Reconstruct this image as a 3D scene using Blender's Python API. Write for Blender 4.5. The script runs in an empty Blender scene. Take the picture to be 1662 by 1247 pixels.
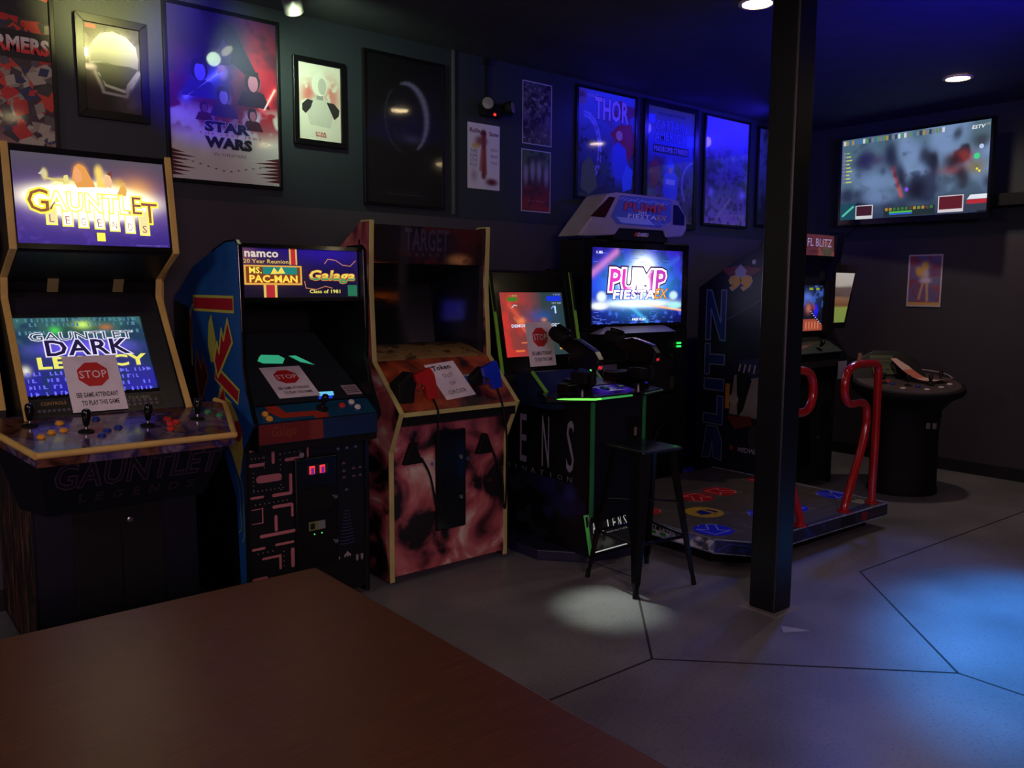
import bpy, bmesh, math, random
import numpy as np
from mathutils import Vector, Matrix
random.seed(7)
S = bpy.context.scene
COL = S.collection
PI = math.pi
def lin(r, g=None, b=None):
    if g is None: r, g, b = r if not isinstance(r, (int, float)) else (r, r, r)
    o = []
    for c in (r, g, b):
        c = c / 255.0
        o.append(c / 12.92 if c <= .04045 else ((c + .055) / 1.055) ** 2.4)
    return tuple(o)

# ---------------------------------------------------------------- camera
F_PX, W_PX = 1345.0, 1662.0
yw, pt, rl = math.radians(50.185), math.radians(6.558), math.radians(.335)
fw = Vector((math.cos(pt) * math.cos(yw), math.cos(pt) * math.sin(yw), -math.sin(pt)))
rt = Vector((math.sin(yw), -math.cos(yw), 0)); up = rt.cross(fw)
A = rt * math.cos(rl) + up * math.sin(rl); B = -rt * math.sin(rl) + up * math.cos(rl)
cd = bpy.data.cameras.new('camera'); cam = bpy.data.objects.new('camera', cd); COL.objects.link(cam)
cam.matrix_world = Matrix(((A.x, B.x, -fw.x, 0), (A.y, B.y, -fw.y, 0), (A.z, B.z, -fw.z, 1.6), (0, 0, 0, 1)))
cd.sensor_fit = 'HORIZONTAL'; cd.sensor_width = 36; cd.lens = 36 * F_PX / W_PX; cd.clip_start = .05
S.camera = cam
# ---------------------------------------------------------------- exposure, world, lights
S.view_settings.view_transform = 'Standard'; S.view_settings.look = 'None'
S.view_settings.exposure = 0; S.view_settings.gamma = 1; S.view_settings.use_curve_mapping = False
w = bpy.data.worlds.new('world'); S.world = w; w.use_nodes = True
w.node_tree.nodes['Background'].inputs[0].default_value = (.72, .68, .9, 1)
w.node_tree.nodes['Background'].inputs[1].default_value = .013
def light(name, kind, loc, target, col, power, size=.1, cone=60, blend=.6, sy=None):
    d = bpy.data.lights.new(name, kind); o = bpy.data.objects.new(name, d); COL.objects.link(o)
    o.location = loc; d.color = col; d.energy = power
    o.rotation_euler = (Vector(target) - Vector(loc)).to_track_quat('-Z', 'Y').to_euler()
    if kind == 'AREA':
        d.size = size
        if sy: d.shape = 'RECTANGLE'; d.size_y = sy
    else: d.shadow_soft_size = size
    if kind == 'SPOT': d.spot_size = math.radians(cone); d.spot_blend = blend
    return o
# room light from the bar area behind the photographer
light('bar_area_light', 'AREA', (-.6, -2.6, 2.3), (1.8, 3.7, 1.2), (1, .62, .8), 78, 1.6, sy=.6)
# track heads washing the upper wall
light('track_wash_near', 'SPOT', (1.28, 3.72, 2.98), (1.27, 4.65, 3.04), (1, .98, .34), 105, .04, 56, 1)
light('track_wash', 'SPOT', (1.95, 4.06, 2.98), (2.35, 4.65, 2.85), (.7, 1, .66), 36, .04, 115, 1)
# blue and cyan party spots
light('blue_poster_spot', 'SPOT', (1.54, 2.2, 3.0), (1.68, 4.63, 2.80), (.03, .0, 1), 420, .035, 22, 1)
light('blue_wall_spot', 'SPOT', (6.60, 4.2, 3.0), (6.3, 4.65, 2.72), (.03, .02, 1), 16, .05, 165, .4)
light('blue_wall_spot_mid', 'SPOT', (5.735, 4.2, 3.02), (5.7, 4.65, 2.72), (.03, .02, 1), 9, .05, 160, .6)
light('blue_wall_spot_near', 'SPOT', (4.80, 4.2, 3.02), (4.9, 4.65, 2.72), (.03, .02, 1), 5, .05, 150, .7)
light('downlight_beam', 'SPOT', (6.58, 2.77, 3.13), (6.9, 2.9, 0), (1, .8, .66), 34, .06, 150, .6)
# light from the part of the room to the left of the frame
light('left_room_light', 'AREA', (-1.9, 2.0, 2.3), (1.5, 4.0, 1.3), (1, .86, .74), 16, .9, sy=.4)
light('blue_ceiling_wash', 'SPOT', (4.4, 1.0, 2.35), (5.3, 2.9, 3.17), (.01, .0, 1), 320, .1, 88, 1)
light('cyan_floor_spot', 'SPOT', (6.2, 2.75, 3.0), (4.3, .95, 0), (.02, .31, 1), 1750, .12, 34, 1)
light('blue_floor_fill', 'SPOT', (6.4, 3.2, 3.0), (4.3, 1.9, 0), (.06, .15, 1), 120, .12, 44, 1)
light('cool_floor_spot', 'SPOT', (3.35, 3.75, 3.05), (2.97, 2.78, 0), (.85, 1, .82), 430, .05, 12, 1)

# ---------------------------------------------------------------- materials
MATS = {}
def P(name, col, rough=.5, metal=0, coat=0, var=.15, scale=6, bump=0, emit=0, spec=.5):
    """principled material with a procedural colour variation; col is sRGB 0-255"""
    if name in MATS: return MATS[name]
    m = bpy.data.materials.new(name); m.use_nodes = True; nt = m.node_tree; b = nt.nodes['Principled BSDF']
    b.inputs['Roughness'].default_value = rough; b.inputs['Metallic'].default_value = metal
    b.inputs['Coat Weight'].default_value = coat; b.inputs['Coat Roughness'].default_value = .08
    b.inputs['Specular IOR Level'].default_value = spec
    n = nt.nodes.new('ShaderNodeTexNoise'); n.inputs['Scale'].default_value = scale; n.inputs['Detail'].default_value = 5
    tc = nt.nodes.new('ShaderNodeTexCoord'); nt.links.new(tc.outputs['Object'], n.inputs['Vector'])
    r = nt.nodes.new('ShaderNodeValToRGB'); c = lin(col)
    r.color_ramp.elements[0].position = .3; r.color_ramp.elements[1].position = .7
    r.color_ramp.elements[0].color = (*[x * (1 - var) for x in c], 1); r.color_ramp.elements[1].color = (*[min(1, x * (1 + var)) for x in c], 1)
    nt.links.new(n.outputs['Fac'], r.inputs['Fac']); nt.links.new(r.outputs['Color'], b.inputs['Base Color'])
    if bump:
        bp = nt.nodes.new('ShaderNodeBump'); bp.inputs['Strength'].default_value = bump; bp.inputs['Distance'].default_value = .002
        n2 = nt.nodes.new('ShaderNodeTexNoise'); n2.inputs['Scale'].default_value = 220; nt.links.new(tc.outputs['Object'], n2.inputs['Vector'])
        nt.links.new(n2.outputs['Fac'], bp.inputs['Height']); nt.links.new(bp.outputs['Normal'], b.inputs['Normal'])
    if emit:
        nt.links.new(r.outputs['Color'], b.inputs['Emission Color']); b.inputs['Emission Strength'].default_value = emit
    MATS[name] = m; return m
def attr_mat(name, emit=0, rough=.5, coat=0, glow_only=False):
    if name in MATS: return MATS[name]
    m = bpy.data.materials.new(name); m.use_nodes = True; nt = m.node_tree; b = nt.nodes['Principled BSDF']
    a = nt.nodes.new('ShaderNodeAttribute'); a.attribute_name = 'Col'
    if glow_only: b.inputs['Base Color'].default_value = (.01, .01, .012, 1)
    else: nt.links.new(a.outputs['Color'], b.inputs['Base Color'])
    b.inputs['Roughness'].default_value = rough; b.inputs['Coat Weight'].default_value = coat; b.inputs['Coat Roughness'].default_value = .03
    if emit: nt.links.new(a.outputs['Color'], b.inputs['Emission Color']); b.inputs['Emission Strength'].default_value = emit
    MATS[name] = m; return m
PRINT = attr_mat('printed_paper', rough=.45)
GLOSSP = attr_mat('laminated_print', rough=.35, coat=.6)
VINYL = attr_mat('vinyl_decal', rough=.4)
SCREEN = attr_mat('lit_screen', emit=1, rough=.25, glow_only=True)
def glass(name='clear_glass'):
    if name in MATS: return MATS[name]
    m = bpy.data.materials.new(name); m.use_nodes = True; nt = m.node_tree; nt.nodes.clear()
    o = nt.nodes.new('ShaderNodeOutputMaterial'); mx = nt.nodes.new('ShaderNodeMixShader'); t = nt.nodes.new('ShaderNodeBsdfTransparent')
    g = nt.nodes.new('ShaderNodeBsdfGlossy'); g.inputs['Roughness'].default_value = .06
    f = nt.nodes.new('ShaderNodeFresnel'); f.inputs['IOR'].default_value = 1.5
    n = nt.nodes.new('ShaderNodeTexNoise'); n.inputs['Scale'].default_value = 3
    mr = nt.nodes.new('ShaderNodeMapRange'); mr.inputs['To Min'].default_value = .03; mr.inputs['To Max'].default_value = .09
    nt.links.new(n.outputs['Fac'], mr.inputs['Value']); nt.links.new(mr.outputs['Result'], g.inputs['Roughness'])
    ge = nt.nodes.new('ShaderNodeNewGeometry'); k1 = nt.nodes.new('ShaderNodeMath'); k1.operation = 'SUBTRACT'; k1.inputs[0].default_value = 1; nt.links.new(ge.outputs['Backfacing'], k1.inputs[1])
    k2 = nt.nodes.new('ShaderNodeMath'); k2.operation = 'MULTIPLY'; nt.links.new(k1.outputs[0], k2.inputs[0]); nt.links.new(f.outputs['Fac'], k2.inputs[1]); nt.links.new(k2.outputs[0], mx.inputs['Fac']); nt.links.new(t.outputs[0], mx.inputs[1]); nt.links.new(g.outputs[0], mx.inputs[2])
    nt.links.new(mx.outputs[0], o.inputs['Surface']); MATS[name] = m; return m
GLASS = glass()
def ramp_mat(name, stops, scale=3, rough=.4, detail=6, dist=.6, coord='Object', stretch=(1, 1, 1), coat=0, rot=(0, 0, 0)):
    m = bpy.data.materials.new(name); m.use_nodes = True; nt = m.node_tree; b = nt.nodes['Principled BSDF']
    b.inputs['Roughness'].default_value = rough; b.inputs['Coat Weight'].default_value = coat; b.inputs['Coat Roughness'].default_value = .1
    tc = nt.nodes.new('ShaderNodeTexCoord'); mp = nt.nodes.new('ShaderNodeMapping'); mp.inputs['Scale'].default_value = stretch; mp.inputs['Rotation'].default_value = rot
    n = nt.nodes.new('ShaderNodeTexNoise'); n.inputs['Scale'].default_value = scale; n.inputs['Detail'].default_value = detail; n.inputs['Distortion'].default_value = dist
    r = nt.nodes.new('ShaderNodeValToRGB')
    while len(r.color_ramp.elements) < len(stops): r.color_ramp.elements.new(.5)
    for e, (p, c) in zip(r.color_ramp.elements, stops): e.position = p; e.color = (*lin(c), 1)
    nt.links.new(tc.outputs[coord], mp.inputs['Vector']); nt.links.new(mp.outputs[0], n.inputs['Vector'])
    nt.links.new(n.outputs['Fac'], r.inputs['Fac']); nt.links.new(r.outputs['Color'], b.inputs['Base Color']); MATS[name] = m; return m
BLACK = P('black_laminate', (13, 13, 17), .42, bump=.2, spec=.35)
BLACKG = P('black_gloss_plastic', (10, 10, 12), .2, coat=.2, spec=.4)
BLACKM = P('matte_black', (9, 9, 12), .7, spec=.25)
YELLOW = P('yellow_edge_trim', (200, 166, 92), .38)
CREAM = P('cream_edge_trim', (184, 176, 108), .4)
GREENT = P('green_edge_trim', (120, 190, 60), .35)
STEEL = P('chrome', (190, 190, 195), .2, metal=1)
FRAME = P('black_frame', (9, 9, 11), .32, spec=.35)

# ---------------------------------------------------------------- object helpers
ORG = {}
def thing(name, label, cat, loc=(0, 0, 0), group=None):
    o = bpy.data.objects.new(name, None); COL.objects.link(o); o.location = loc; o.empty_display_size = .05
    ORG[o] = Vector(loc); tag(o, label, cat, group); return o
def tag(o, label, cat, group=None):
    o['label'] = label; o['category'] = cat
    if group: o['group'] = group
    return o
def link_mesh(name, me, parent, org=None):
    o = bpy.data.objects.new(name, me); COL.objects.link(o)
    if parent is not None:
        o.parent = parent; ORG[o] = ORG[parent]
    else:
        ORG[o] = Vector(org or (0, 0, 0)); o.location = ORG[o]
    return o
class MB:
    def __init__(s): s.v = []; s.f = []; s.m = []; s.mi = 0
    def add(s, vs, fs, M=None):
        n = len(s.v)
        s.v += [tuple(M @ Vector(p)) if M else tuple(p) for p in vs]; s.f += [tuple(n + i for i in f) for f in fs]; s.m += [s.mi] * len(fs); return s
    def box(s, a, b, M=None):
        x0, y0, z0 = a; x1, y1, z1 = b
        return s.add([(x, y, z) for z in (z0, z1) for x, y in ((x0, y0), (x1, y0), (x1, y1), (x0, y1))],
                     [(3, 2, 1, 0), (4, 5, 6, 7), (0, 1, 5, 4), (1, 2, 6, 5), (2, 3, 7, 6), (3, 0, 4, 7)], M)
    def prism(s, pts, h0, h1, ax='x', M=None):
        mk = {'x': lambda p, h: (h, p[0], p[1]), 'y': lambda p, h: (p[0], h, p[1]), 'z': lambda p, h: (p[0], p[1], h)}[ax]
        n = len(pts); area = sum(pts[i][0] * pts[(i + 1) % n][1] - pts[(i + 1) % n][0] * pts[i][1] for i in range(n))
        if (area < 0) ^ (ax == 'y'): pts = pts[::-1]
        vs = [mk(p, h0) for p in pts] + [mk(p, h1) for p in pts]
        return s.add(vs, [tuple(range(n))[::-1], tuple(range(n, 2 * n))] + [(i, (i + 1) % n, n + (i + 1) % n, n + i) for i in range(n)], M)
    def strip(s, path, x0, x1, t=.006):
        """a flat band of thickness t swept along a (y,z) path, spanning x0..x1"""
        P_ = [Vector(p) for p in path]; out = []
        for i, p in enumerate(P_):
            d = Vector((0, 0))
            if i: d += (p - P_[i - 1]).normalized()
            if i < len(P_) - 1: d += (P_[i + 1] - p).normalized()
            d.normalize(); nrm = Vector((d[1], -d[0])); out.append((p - nrm * t / 2, p + nrm * t / 2))
        vs = []
        for a, b in out: vs += [(x0, a[0], a[1]), (x1, a[0], a[1]), (x1, b[0], b[1]), (x0, b[0], b[1])]
        n = len(out); fs = [(0, 1, 2, 3), tuple(4 * (n - 1) + k for k in (3, 2, 1, 0))]
        for i in range(n - 1):
            for k in range(4): fs.append((4 * i + k, 4 * i + 4 + k, 4 * i + 4 + (k + 1) % 4, 4 * i + (k + 1) % 4))
        return s.add(vs, fs)
    def tube(s, path, r, n=10, closed=False, caps=True):
        P_ = [Vector(p) for p in path]; N = len(P_); rs = r if isinstance(r, (list, tuple)) else [r] * N
        vs = []; pn = None
        for i, p in enumerate(P_):
            a = P_[i - 1] if (i or closed) else p; b = P_[(i + 1) % N] if (i < N - 1 or closed) else p
            d = (b - a).normalized()
            if pn is None: pn = d.orthogonal().normalized()
            else: pn = (pn - d * pn.dot(d)).normalized()
            q = d.cross(pn)
            for k in range(n):
                t = 2 * PI * k / n; vs.append(p + (pn * math.cos(t) + q * math.sin(t)) * rs[i])
        fs = []
        for i in range(N if closed else N - 1):
            j = (i + 1) % N
            for k in range(n): fs.append((i * n + k, i * n + (k + 1) % n, j * n + (k + 1) % n, j * n + k))
        if caps and not closed: fs += [tuple(range(n))[::-1], tuple((N - 1) * n + k for k in range(n))]
        return s.add(vs, fs)
    def lathe(s, prof, loc=(0, 0, 0), n=24, M=None):
        """prof: (r, z) pairs around local z"""
        vs = []; fs = []; T = Matrix.Translation(loc) @ (M or Matrix())
        for r, z in prof:
            for k in range(n): vs.append((r * math.cos(2 * PI * k / n), r * math.sin(2 * PI * k / n), z))
        for i in range(len(prof) - 1):
            for k in range(n): fs.append((i * n + k, i * n + (k + 1) % n, (i + 1) * n + (k + 1) % n, (i + 1) * n + k))
        fs += [tuple(range(n))[::-1], tuple((len(prof) - 1) * n + k for k in range(n))]
        return s.add(vs, fs, T)
    def build(s, name, mat, parent=None, bevel=0, smooth=False, org=None, seg=2, label=None):
        me = bpy.data.meshes.new(name)
        o = link_mesh(name, me, parent, org); g = ORG[o]
        me.from_pydata([tuple(Vector(p) - g) for p in s.v], [], s.f)
        for m in (mat if isinstance(mat, (list, tuple)) else [mat]): me.materials.append(m)
        me.polygons.foreach_set('material_index', s.m)
        if smooth: me.shade_smooth() if hasattr(me, 'shade_smooth') else me.polygons.foreach_set('use_smooth', [True] * len(me.polygons))
        me.validate(); me.update()
        if smooth:
            try: me.set_sharp_from_angle(angle=math.radians(42))
            except Exception: pass
        if bevel:
            b = o.modifiers.new('bevel', 'BEVEL'); b.width = bevel; b.segments = seg; b.limit_method = 'ANGLE'; b.angle_limit = math.radians(35)
        if label: o['label'] = label
        return o
def smoothpath(pts, k=6):
    """Catmull-Rom through pts"""
    P_ = [Vector(p) for p in pts]; out = []
    for i in range(len(P_) - 1):
        a = P_[max(0, i - 1)]; b = P_[i]; c = P_[i + 1]; d = P_[min(len(P_) - 1, i + 2)]
        for j in range(k):
            t = j / k
            out.append(.5 * ((2 * b) + (c - a) * t + (2 * a - 5 * b + 4 * c - d) * t * t + (3 * b - a - 3 * c + d) * t ** 3))
    return out + [P_[-1]]

# ---------------------------------------------------------------- flat artwork (vertex-coloured print)
GL = {}
def glyphs(txt, off=0.0):
    k = (txt, off)
    if k in GL: return GL[k]
    cu = bpy.data.curves.new('t', 'FONT'); cu.body = txt; cu.resolution_u = 2; cu.offset = off; cu.space_character = 1.05
    cu.fill_mode = 'FRONT'
    ob = bpy.data.objects.new('t', cu); COL.objects.link(ob)
    dg = bpy.context.evaluated_depsgraph_get(); dg.update()
    me = bpy.data.meshes.new_from_object(ob.evaluated_get(dg))
    vs = np.array([v.co[:2] for v in me.vertices]); fs = [tuple(p.vertices) for p in me.polygons]
    COL.objects.unlink(ob); bpy.data.objects.remove(ob); bpy.data.curves.remove(cu); bpy.data.meshes.remove(me)
    GL[k] = (vs, fs); return GL[k]
class Art:
    """picture in 0..1 x 0..1; w,h in metres; a colour grid plus crisp overlay shapes"""
    def __init__(s, w, h, bg=None, n=70):
        s.w, s.h = w, h; s.ov = []; s.grid = bg is not None
        if s.grid:
            m = max(w, h); s.nx = max(2, int(n * w / m)); s.ny = max(2, int(n * h / m))
            s.X, s.Y = np.meshgrid(np.linspace(0, 1, s.nx + 1), np.linspace(0, 1, s.ny + 1))
            s.C = np.zeros(s.X.shape + (3,)); s.C[:] = lin(bg)
    def mix(s, al, col):
        al = np.clip(al, 0, 1)[..., None]; s.C = s.C * (1 - al) + np.array(lin(col)) * al; return s
    def grad(s, stops):
        ys = [p for p, _ in stops]; cs = np.array([lin(c) for _, c in stops])
        for k in range(3): s.C[..., k] = np.interp(s.Y, ys, cs[:, k])
        return s
    def blob(s, cx, cy, rx, ry, col, a=1, p=2, rot=0):
        dx = (s.X - cx) * s.w; dy = (s.Y - cy) * s.h; c, q = math.cos(rot), math.sin(rot)
        u = (dx * c + dy * q) / (rx * s.w); v = (-dx * q + dy * c) / (ry * s.h)
        return s.mix(a * np.exp(-(u * u + v * v) ** (p / 2)), col)
    def line(s, x0, y0, x1, y1, wd, col, a=1, p=2):
        ax, ay, bx, by = x0 * s.w, y0 * s.h, x1 * s.w, y1 * s.h; px, py = s.X * s.w, s.Y * s.h
        t = np.clip(((px - ax) * (bx - ax) + (py - ay) * (by - ay)) / ((bx - ax) ** 2 + (by - ay) ** 2), 0, 1)
        d = np.hypot(px - ax - t * (bx - ax), py - ay - t * (by - ay)) / (wd * s.h)
        return s.mix(a * np.exp(-d ** p), col)
    def vnoise(s, sc, seed=1, octv=3):
        r = np.random.RandomState(seed); out = np.zeros(s.X.shape); am = 1; tot = 0
        for o in range(octv):
            k = sc * 2 ** o; gw = int(k * s.w / max(s.w, s.h)) + 3; gh = int(k * s.h / max(s.w, s.h)) + 3; g = r.rand(gh, gw)
            x = s.X * (gw - 2); y = s.Y * (gh - 2); xi = x.astype(int); yi = y.astype(int); fx = x - xi; fy = y - yi
            fx = fx * fx * (3 - 2 * fx); fy = fy * fy * (3 - 2 * fy)
            out += am * ((g[yi, xi] * (1 - fx) + g[yi, xi + 1] * fx) * (1 - fy) + (g[yi + 1, xi] * (1 - fx) + g[yi + 1, xi + 1] * fx) * fy); tot += am; am *= .55
        return out / tot
    def noise(s, sc, col, thr=.5, soft=.1, a=1, seed=1, mask=None, octv=3):
        al = a * np.clip((s.vnoise(sc, seed, octv) - thr) / soft, 0, 1)
        if mask is not None: al = al * mask
        return s.mix(al, col)
    def poly(s, pts, col, layer=1):
        pts = [tuple(p) for p in pts]
        if s.grid:
            for ax, lim, sg in ((0, 0, 1), (0, 1, -1), (1, 0, 1), (1, 1, -1)):
                o = []
                for i, p in enumerate(pts):
                    q = pts[i - 1]; ip = sg * (p[ax] - lim) >= 0; iq = sg * (q[ax] - lim) >= 0
                    if ip != iq:
                        t = (lim - q[ax]) / (p[ax] - q[ax]); o.append((q[0] + (p[0] - q[0]) * t, q[1] + (p[1] - q[1]) * t))
                    if ip: o.append(p)
                pts = o
                if len(pts) < 3: return s
        s.ov.append((np.array(pts, float), [tuple(range(len(pts)))], col, layer)); return s
    def rect(s, x0, y0, x1, y1, col, layer=1): return s.poly([(x0, y0), (x1, y0), (x1, y1), (x0, y1)], col, layer)
    def disc(s, cx, cy, r, col, layer=1, n=20, ry=None):
        ry = ry or r * s.w / s.h
        return s.poly([(cx + r * math.cos(2 * PI * k / n), cy + ry * math.sin(2 * PI * k / n)) for k in range(n)], col, layer)
    def stroke(s, pts, wd, col, layer=1):
        """wd in metres; capless quads"""
        for a, b in zip(pts[:-1], pts[1:]):
            A_ = np.array([a[0] * s.w, a[1] * s.h]); B_ = np.array([b[0] * s.w, b[1] * s.h]); d = B_ - A_; L = np.hypot(*d)
            if L < 1e-6: continue
            d = d / L; n = np.array([-d[1], d[0]]) * wd / 2; e = d * wd * .35
            q = [A_ - e + n, A_ - e - n, B_ + e - n, B_ + e + n]
            s.poly([(p[0] / s.w, p[1] / s.h) for p in q][::1], col, layer)
        return s
    def text(s, t, x0, y0, x1, y1, col, out=None, ow=.03, shear=0, layer=3, arc=0, bold=.0, rot=0):
        vs, fs = glyphs(t, bold); lo, hi = vs.min(0), vs.max(0)
        def mp(v):
            q = (v - lo) / (hi - lo); x = x0 + q[:, 0] * (x1 - x0); y = y0 + q[:, 1] * (y1 - y0)
            x = x + shear * (q[:, 1] - .5) * (y1 - y0) * s.h / s.w; y = y + arc * (1 - (2 * q[:, 0] - 1) ** 2)
            if rot:
                cx, cy = (x0 + x1) / 2 * s.w, (y0 + y1) / 2 * s.h; c, k = math.cos(rot), math.sin(rot)
                dx, dy = x * s.w - cx, y * s.h - cy; x = (cx + dx * c - dy * k) / s.w; y = (cy + dx * k + dy * c) / s.h
            return np.stack([x, y], 1)
        if out is not None:
            v2, f2 = glyphs(t, bold + ow); s.ov.append((mp(v2), f2, out, layer - 1))
        s.ov.append((mp(vs), fs, col, layer)); return s
    def place(s, name, bl, u, v, parent, mat=PRINT, thick=0, step=.0006, label=None, sub=None):
        u = Vector(u); v = Vector(v); bl = Vector(bl); n = u.cross(v).normalized()
        V = []; F = []; C = []
        if s.grid:
            for j in range(s.ny + 1):
                for i in range(s.nx + 1):
                    V.append(bl + u * (i / s.nx) + v * (j / s.ny)); C.append(s.C[j, i])
            k = s.nx + 1
            F += [(j * k + i, j * k + i + 1, (j + 1) * k + i + 1, (j + 1) * k + i) for j in range(s.ny) for i in range(s.nx)]
        if thick:
            b = len(V); c = lin(200, 200, 200) if thick < .002 else lin(20, 20, 22)
            for q in (0, -1):
                for a_, b_ in ((0, 0), (1, 0), (1, 1), (0, 1)): V.append(bl + u * a_ + v * b_ + n * q * thick); C.append(c)
            F += [(b + 7, b + 6, b + 5, b + 4)] + [(b + 4 + k, b + 4 + (k + 1) % 4, b + (k + 1) % 4, b + k) for k in range(4)]
        for k_, (pts, fs, col, ly) in enumerate(s.ov):
            b = len(V); o_ = n * step * (ly + k_ * .012)
            for p in pts:
                V.append(bl + u * float(p[0]) + v * float(p[1]) + o_)
                C.append(lin(col(p[0], p[1])) if callable(col) else lin(col))
            nf = []
            for f in fs:
                a2 = sum(pts[f[i]][0] * pts[f[(i + 1) % len(f)]][1] - pts[f[(i + 1) % len(f)]][0] * pts[f[i]][1] for i in range(len(f)))
                nf.append(tuple(b + i for i in (f if a2 > 0 else f[::-1])))
            F += nf
        me = bpy.data.meshes.new(name); o = link_mesh(name, me, parent, bl); g = ORG[o]
        me.from_pydata([tuple(p - g) for p in V], [], F); me.materials.append(mat)
        at = me.color_attributes.new('Col', 'FLOAT_COLOR', 'POINT')
        at.data.foreach_set('color', np.array([(*c, 1) for c in C], dtype=np.float32).ravel())
        me.update()
        if label: o['label'] = label
        return o

# ================================================================ ROOM
YW, XW, ZC = 4.65, 7.72, 3.17
def structure(o): o['kind'] = 'structure'; return o
def wall_mat(name, zsplit):
    m = bpy.data.materials.new(name); m.use_nodes = True; nt = m.node_tree; b = nt.nodes['Principled BSDF']; b.inputs['Roughness'].default_value = .55
    tc = nt.nodes.new('ShaderNodeTexCoord'); sp = nt.nodes.new('ShaderNodeSeparateXYZ'); nt.links.new(tc.outputs['Object'], sp.inputs[0])
    g = nt.nodes.new('ShaderNodeMath'); g.operation = 'GREATER_THAN'; g.inputs[1].default_value = zsplit; nt.links.new(sp.outputs['Z'], g.inputs[0])
    n = nt.nodes.new('ShaderNodeTexNoise'); n.inputs['Scale'].default_value = 90; n.inputs['Detail'].default_value = 4; nt.links.new(tc.outputs['Object'], n.inputs['Vector'])
    mx = nt.nodes.new('ShaderNodeMix'); mx.data_type = 'RGBA'; nt.links.new(g.outputs[0], mx.inputs['Factor'])
    mx.inputs['A'].default_value = (*lin(62, 58, 65), 1); mx.inputs['B'].default_value = (*lin(37, 46, 53), 1)
    m2 = nt.nodes.new('ShaderNodeMix'); m2.data_type = 'RGBA'; m2.blend_type = 'MULTIPLY'; m2.inputs['Factor'].default_value = .35
    nt.links.new(mx.outputs['Result'], m2.inputs['A']); nt.links.new(n.outputs['Fac'], m2.inputs['B']); nt.links.new(m2.outputs['Result'], b.inputs['Base Color'])
    bp = nt.nodes.new('ShaderNodeBump'); bp.inputs['Strength'].default_value = .3; bp.inputs['Distance'].default_value = .002
    nt.links.new(n.outputs['Fac'], bp.inputs['Height']); nt.links.new(bp.outputs['Normal'], b.inputs['Normal']); return m
WALL = wall_mat('two_tone_wall_paint', 2.075)
structure(MB().box((-2.5, YW, 0), (XW + .1, YW + .1, ZC)).build('wall_left', WALL))
structure(MB().box((XW, -2.2, 0), (XW + .1, YW, ZC)).build('wall_right', WALL))
structure(MB().box((-2.5, -2.2, ZC), (XW + .1, YW + .1, ZC + .1)).build('ceiling', P('dark_ceiling_paint', (52, 54, 58), .8, bump=.3)))
bm_ = MB().box((XW - .014, -2.2, 0), (XW, YW, .105)); bm_.box((XW - .018, -2.2, 0), (XW, YW, .012))
structure(bm_.build('baseboard_right', P('black_rubber_base', (22, 22, 24), .5)))
structure(MB().box((-2.5, YW - .014, 0), (XW - .02, YW, .105)).build('baseboard_left', MATS['black_rubber_base']))
# polished concrete floor with control joints
def floor_mat():
    m = bpy.data.materials.new('polished_concrete'); m.use_nodes = True; nt = m.node_tree; b = nt.nodes['Principled BSDF']
    tc = nt.nodes.new('ShaderNodeTexCoord'); L = nt.links.new
    n = nt.nodes.new('ShaderNodeTexNoise'); n.inputs['Scale'].default_value = 2.2; n.inputs['Detail'].default_value = 8; L(tc.outputs['Object'], n.inputs['Vector'])
    r = nt.nodes.new('ShaderNodeValToRGB'); r.color_ramp.elements[0].position = .3; r.color_ramp.elements[0].color = (*lin(108, 106, 112), 1)
    r.color_ramp.elements[1].position = .72; r.color_ramp.elements[1].color = (*lin(134, 130, 136), 1); L(n.outputs['Fac'], r.inputs['Fac'])
    v = nt.nodes.new('ShaderNodeTexNoise'); v.inputs['Scale'].default_value = 75; v.inputs['Detail'].default_value = 2; L(tc.outputs['Object'], v.inputs['Vector'])
    r2 = nt.nodes.new('ShaderNodeValToRGB'); r2.color_ramp.elements[0].position = .36; r2.color_ramp.elements[0].color = (.35, .33, .32, 1)
    r2.color_ramp.elements[1].position = .42; r2.color_ramp.elements[1].color = (1, 1, 1, 1); L(v.outputs['Fac'], r2.inputs['Fac'])
    mx = nt.nodes.new('ShaderNodeMix'); mx.data_type = 'RGBA'; mx.blend_type = 'MULTIPLY'; mx.inputs['Factor'].default_value = .45
    L(r.outputs['Color'], mx.inputs['A']); L(r2.outputs['Color'], mx.inputs['B']); L(mx.outputs['Result'], b.inputs['Base Color'])
    mr = nt.nodes.new('ShaderNodeMapRange'); mr.inputs['To Min'].default_value = .3; mr.inputs['To Max'].default_value = .42; L(n.outputs['Fac'], mr.inputs['Value']); L(mr.outputs['Result'], b.inputs['Roughness'])
    bp = nt.nodes.new('ShaderNodeBump'); bp.inputs['Strength'].default_value = .06; bp.inputs['Distance'].default_value = .004; L(v.outputs['Fac'], bp.inputs['Height']); L(bp.outputs['Normal'], b.inputs['Normal'])
    return m
fl = MB().box((-2.5, -2.2, -.1), (XW + .1, YW + .1, 0)); fl.mi = 1
def joint(a, b, wd=.012):
    a = Vector((*a, 0)); b = Vector((*b, 0)); d = (b - a).normalized(); n = Vector((-d.y, d.x, 0)) * wd / 2; z = Vector((0, 0, .0006))
    fl.add([a - n + z, b - n + z, b + n + z, a + n + z], [(0, 1, 2, 3)])
for a, b in (((7.7, 2.1), (4.48, 2.25)), ((4.48, 2.25), (3.585, 1.352)), ((3.585, 1.352), (3.6, -1)), ((3.585, 1.352), (2.684, 2.256)), ((2.684, 2.256), (.5, 2.3)), ((2.684, 2.256), (3.4, 3.0)), ((3.4, 3), (3.4, 4.6))): joint(a, b)
structure(fl.build('floor', [floor_mat(), P('dark_joint', (34, 32, 34), .8)]))
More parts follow.
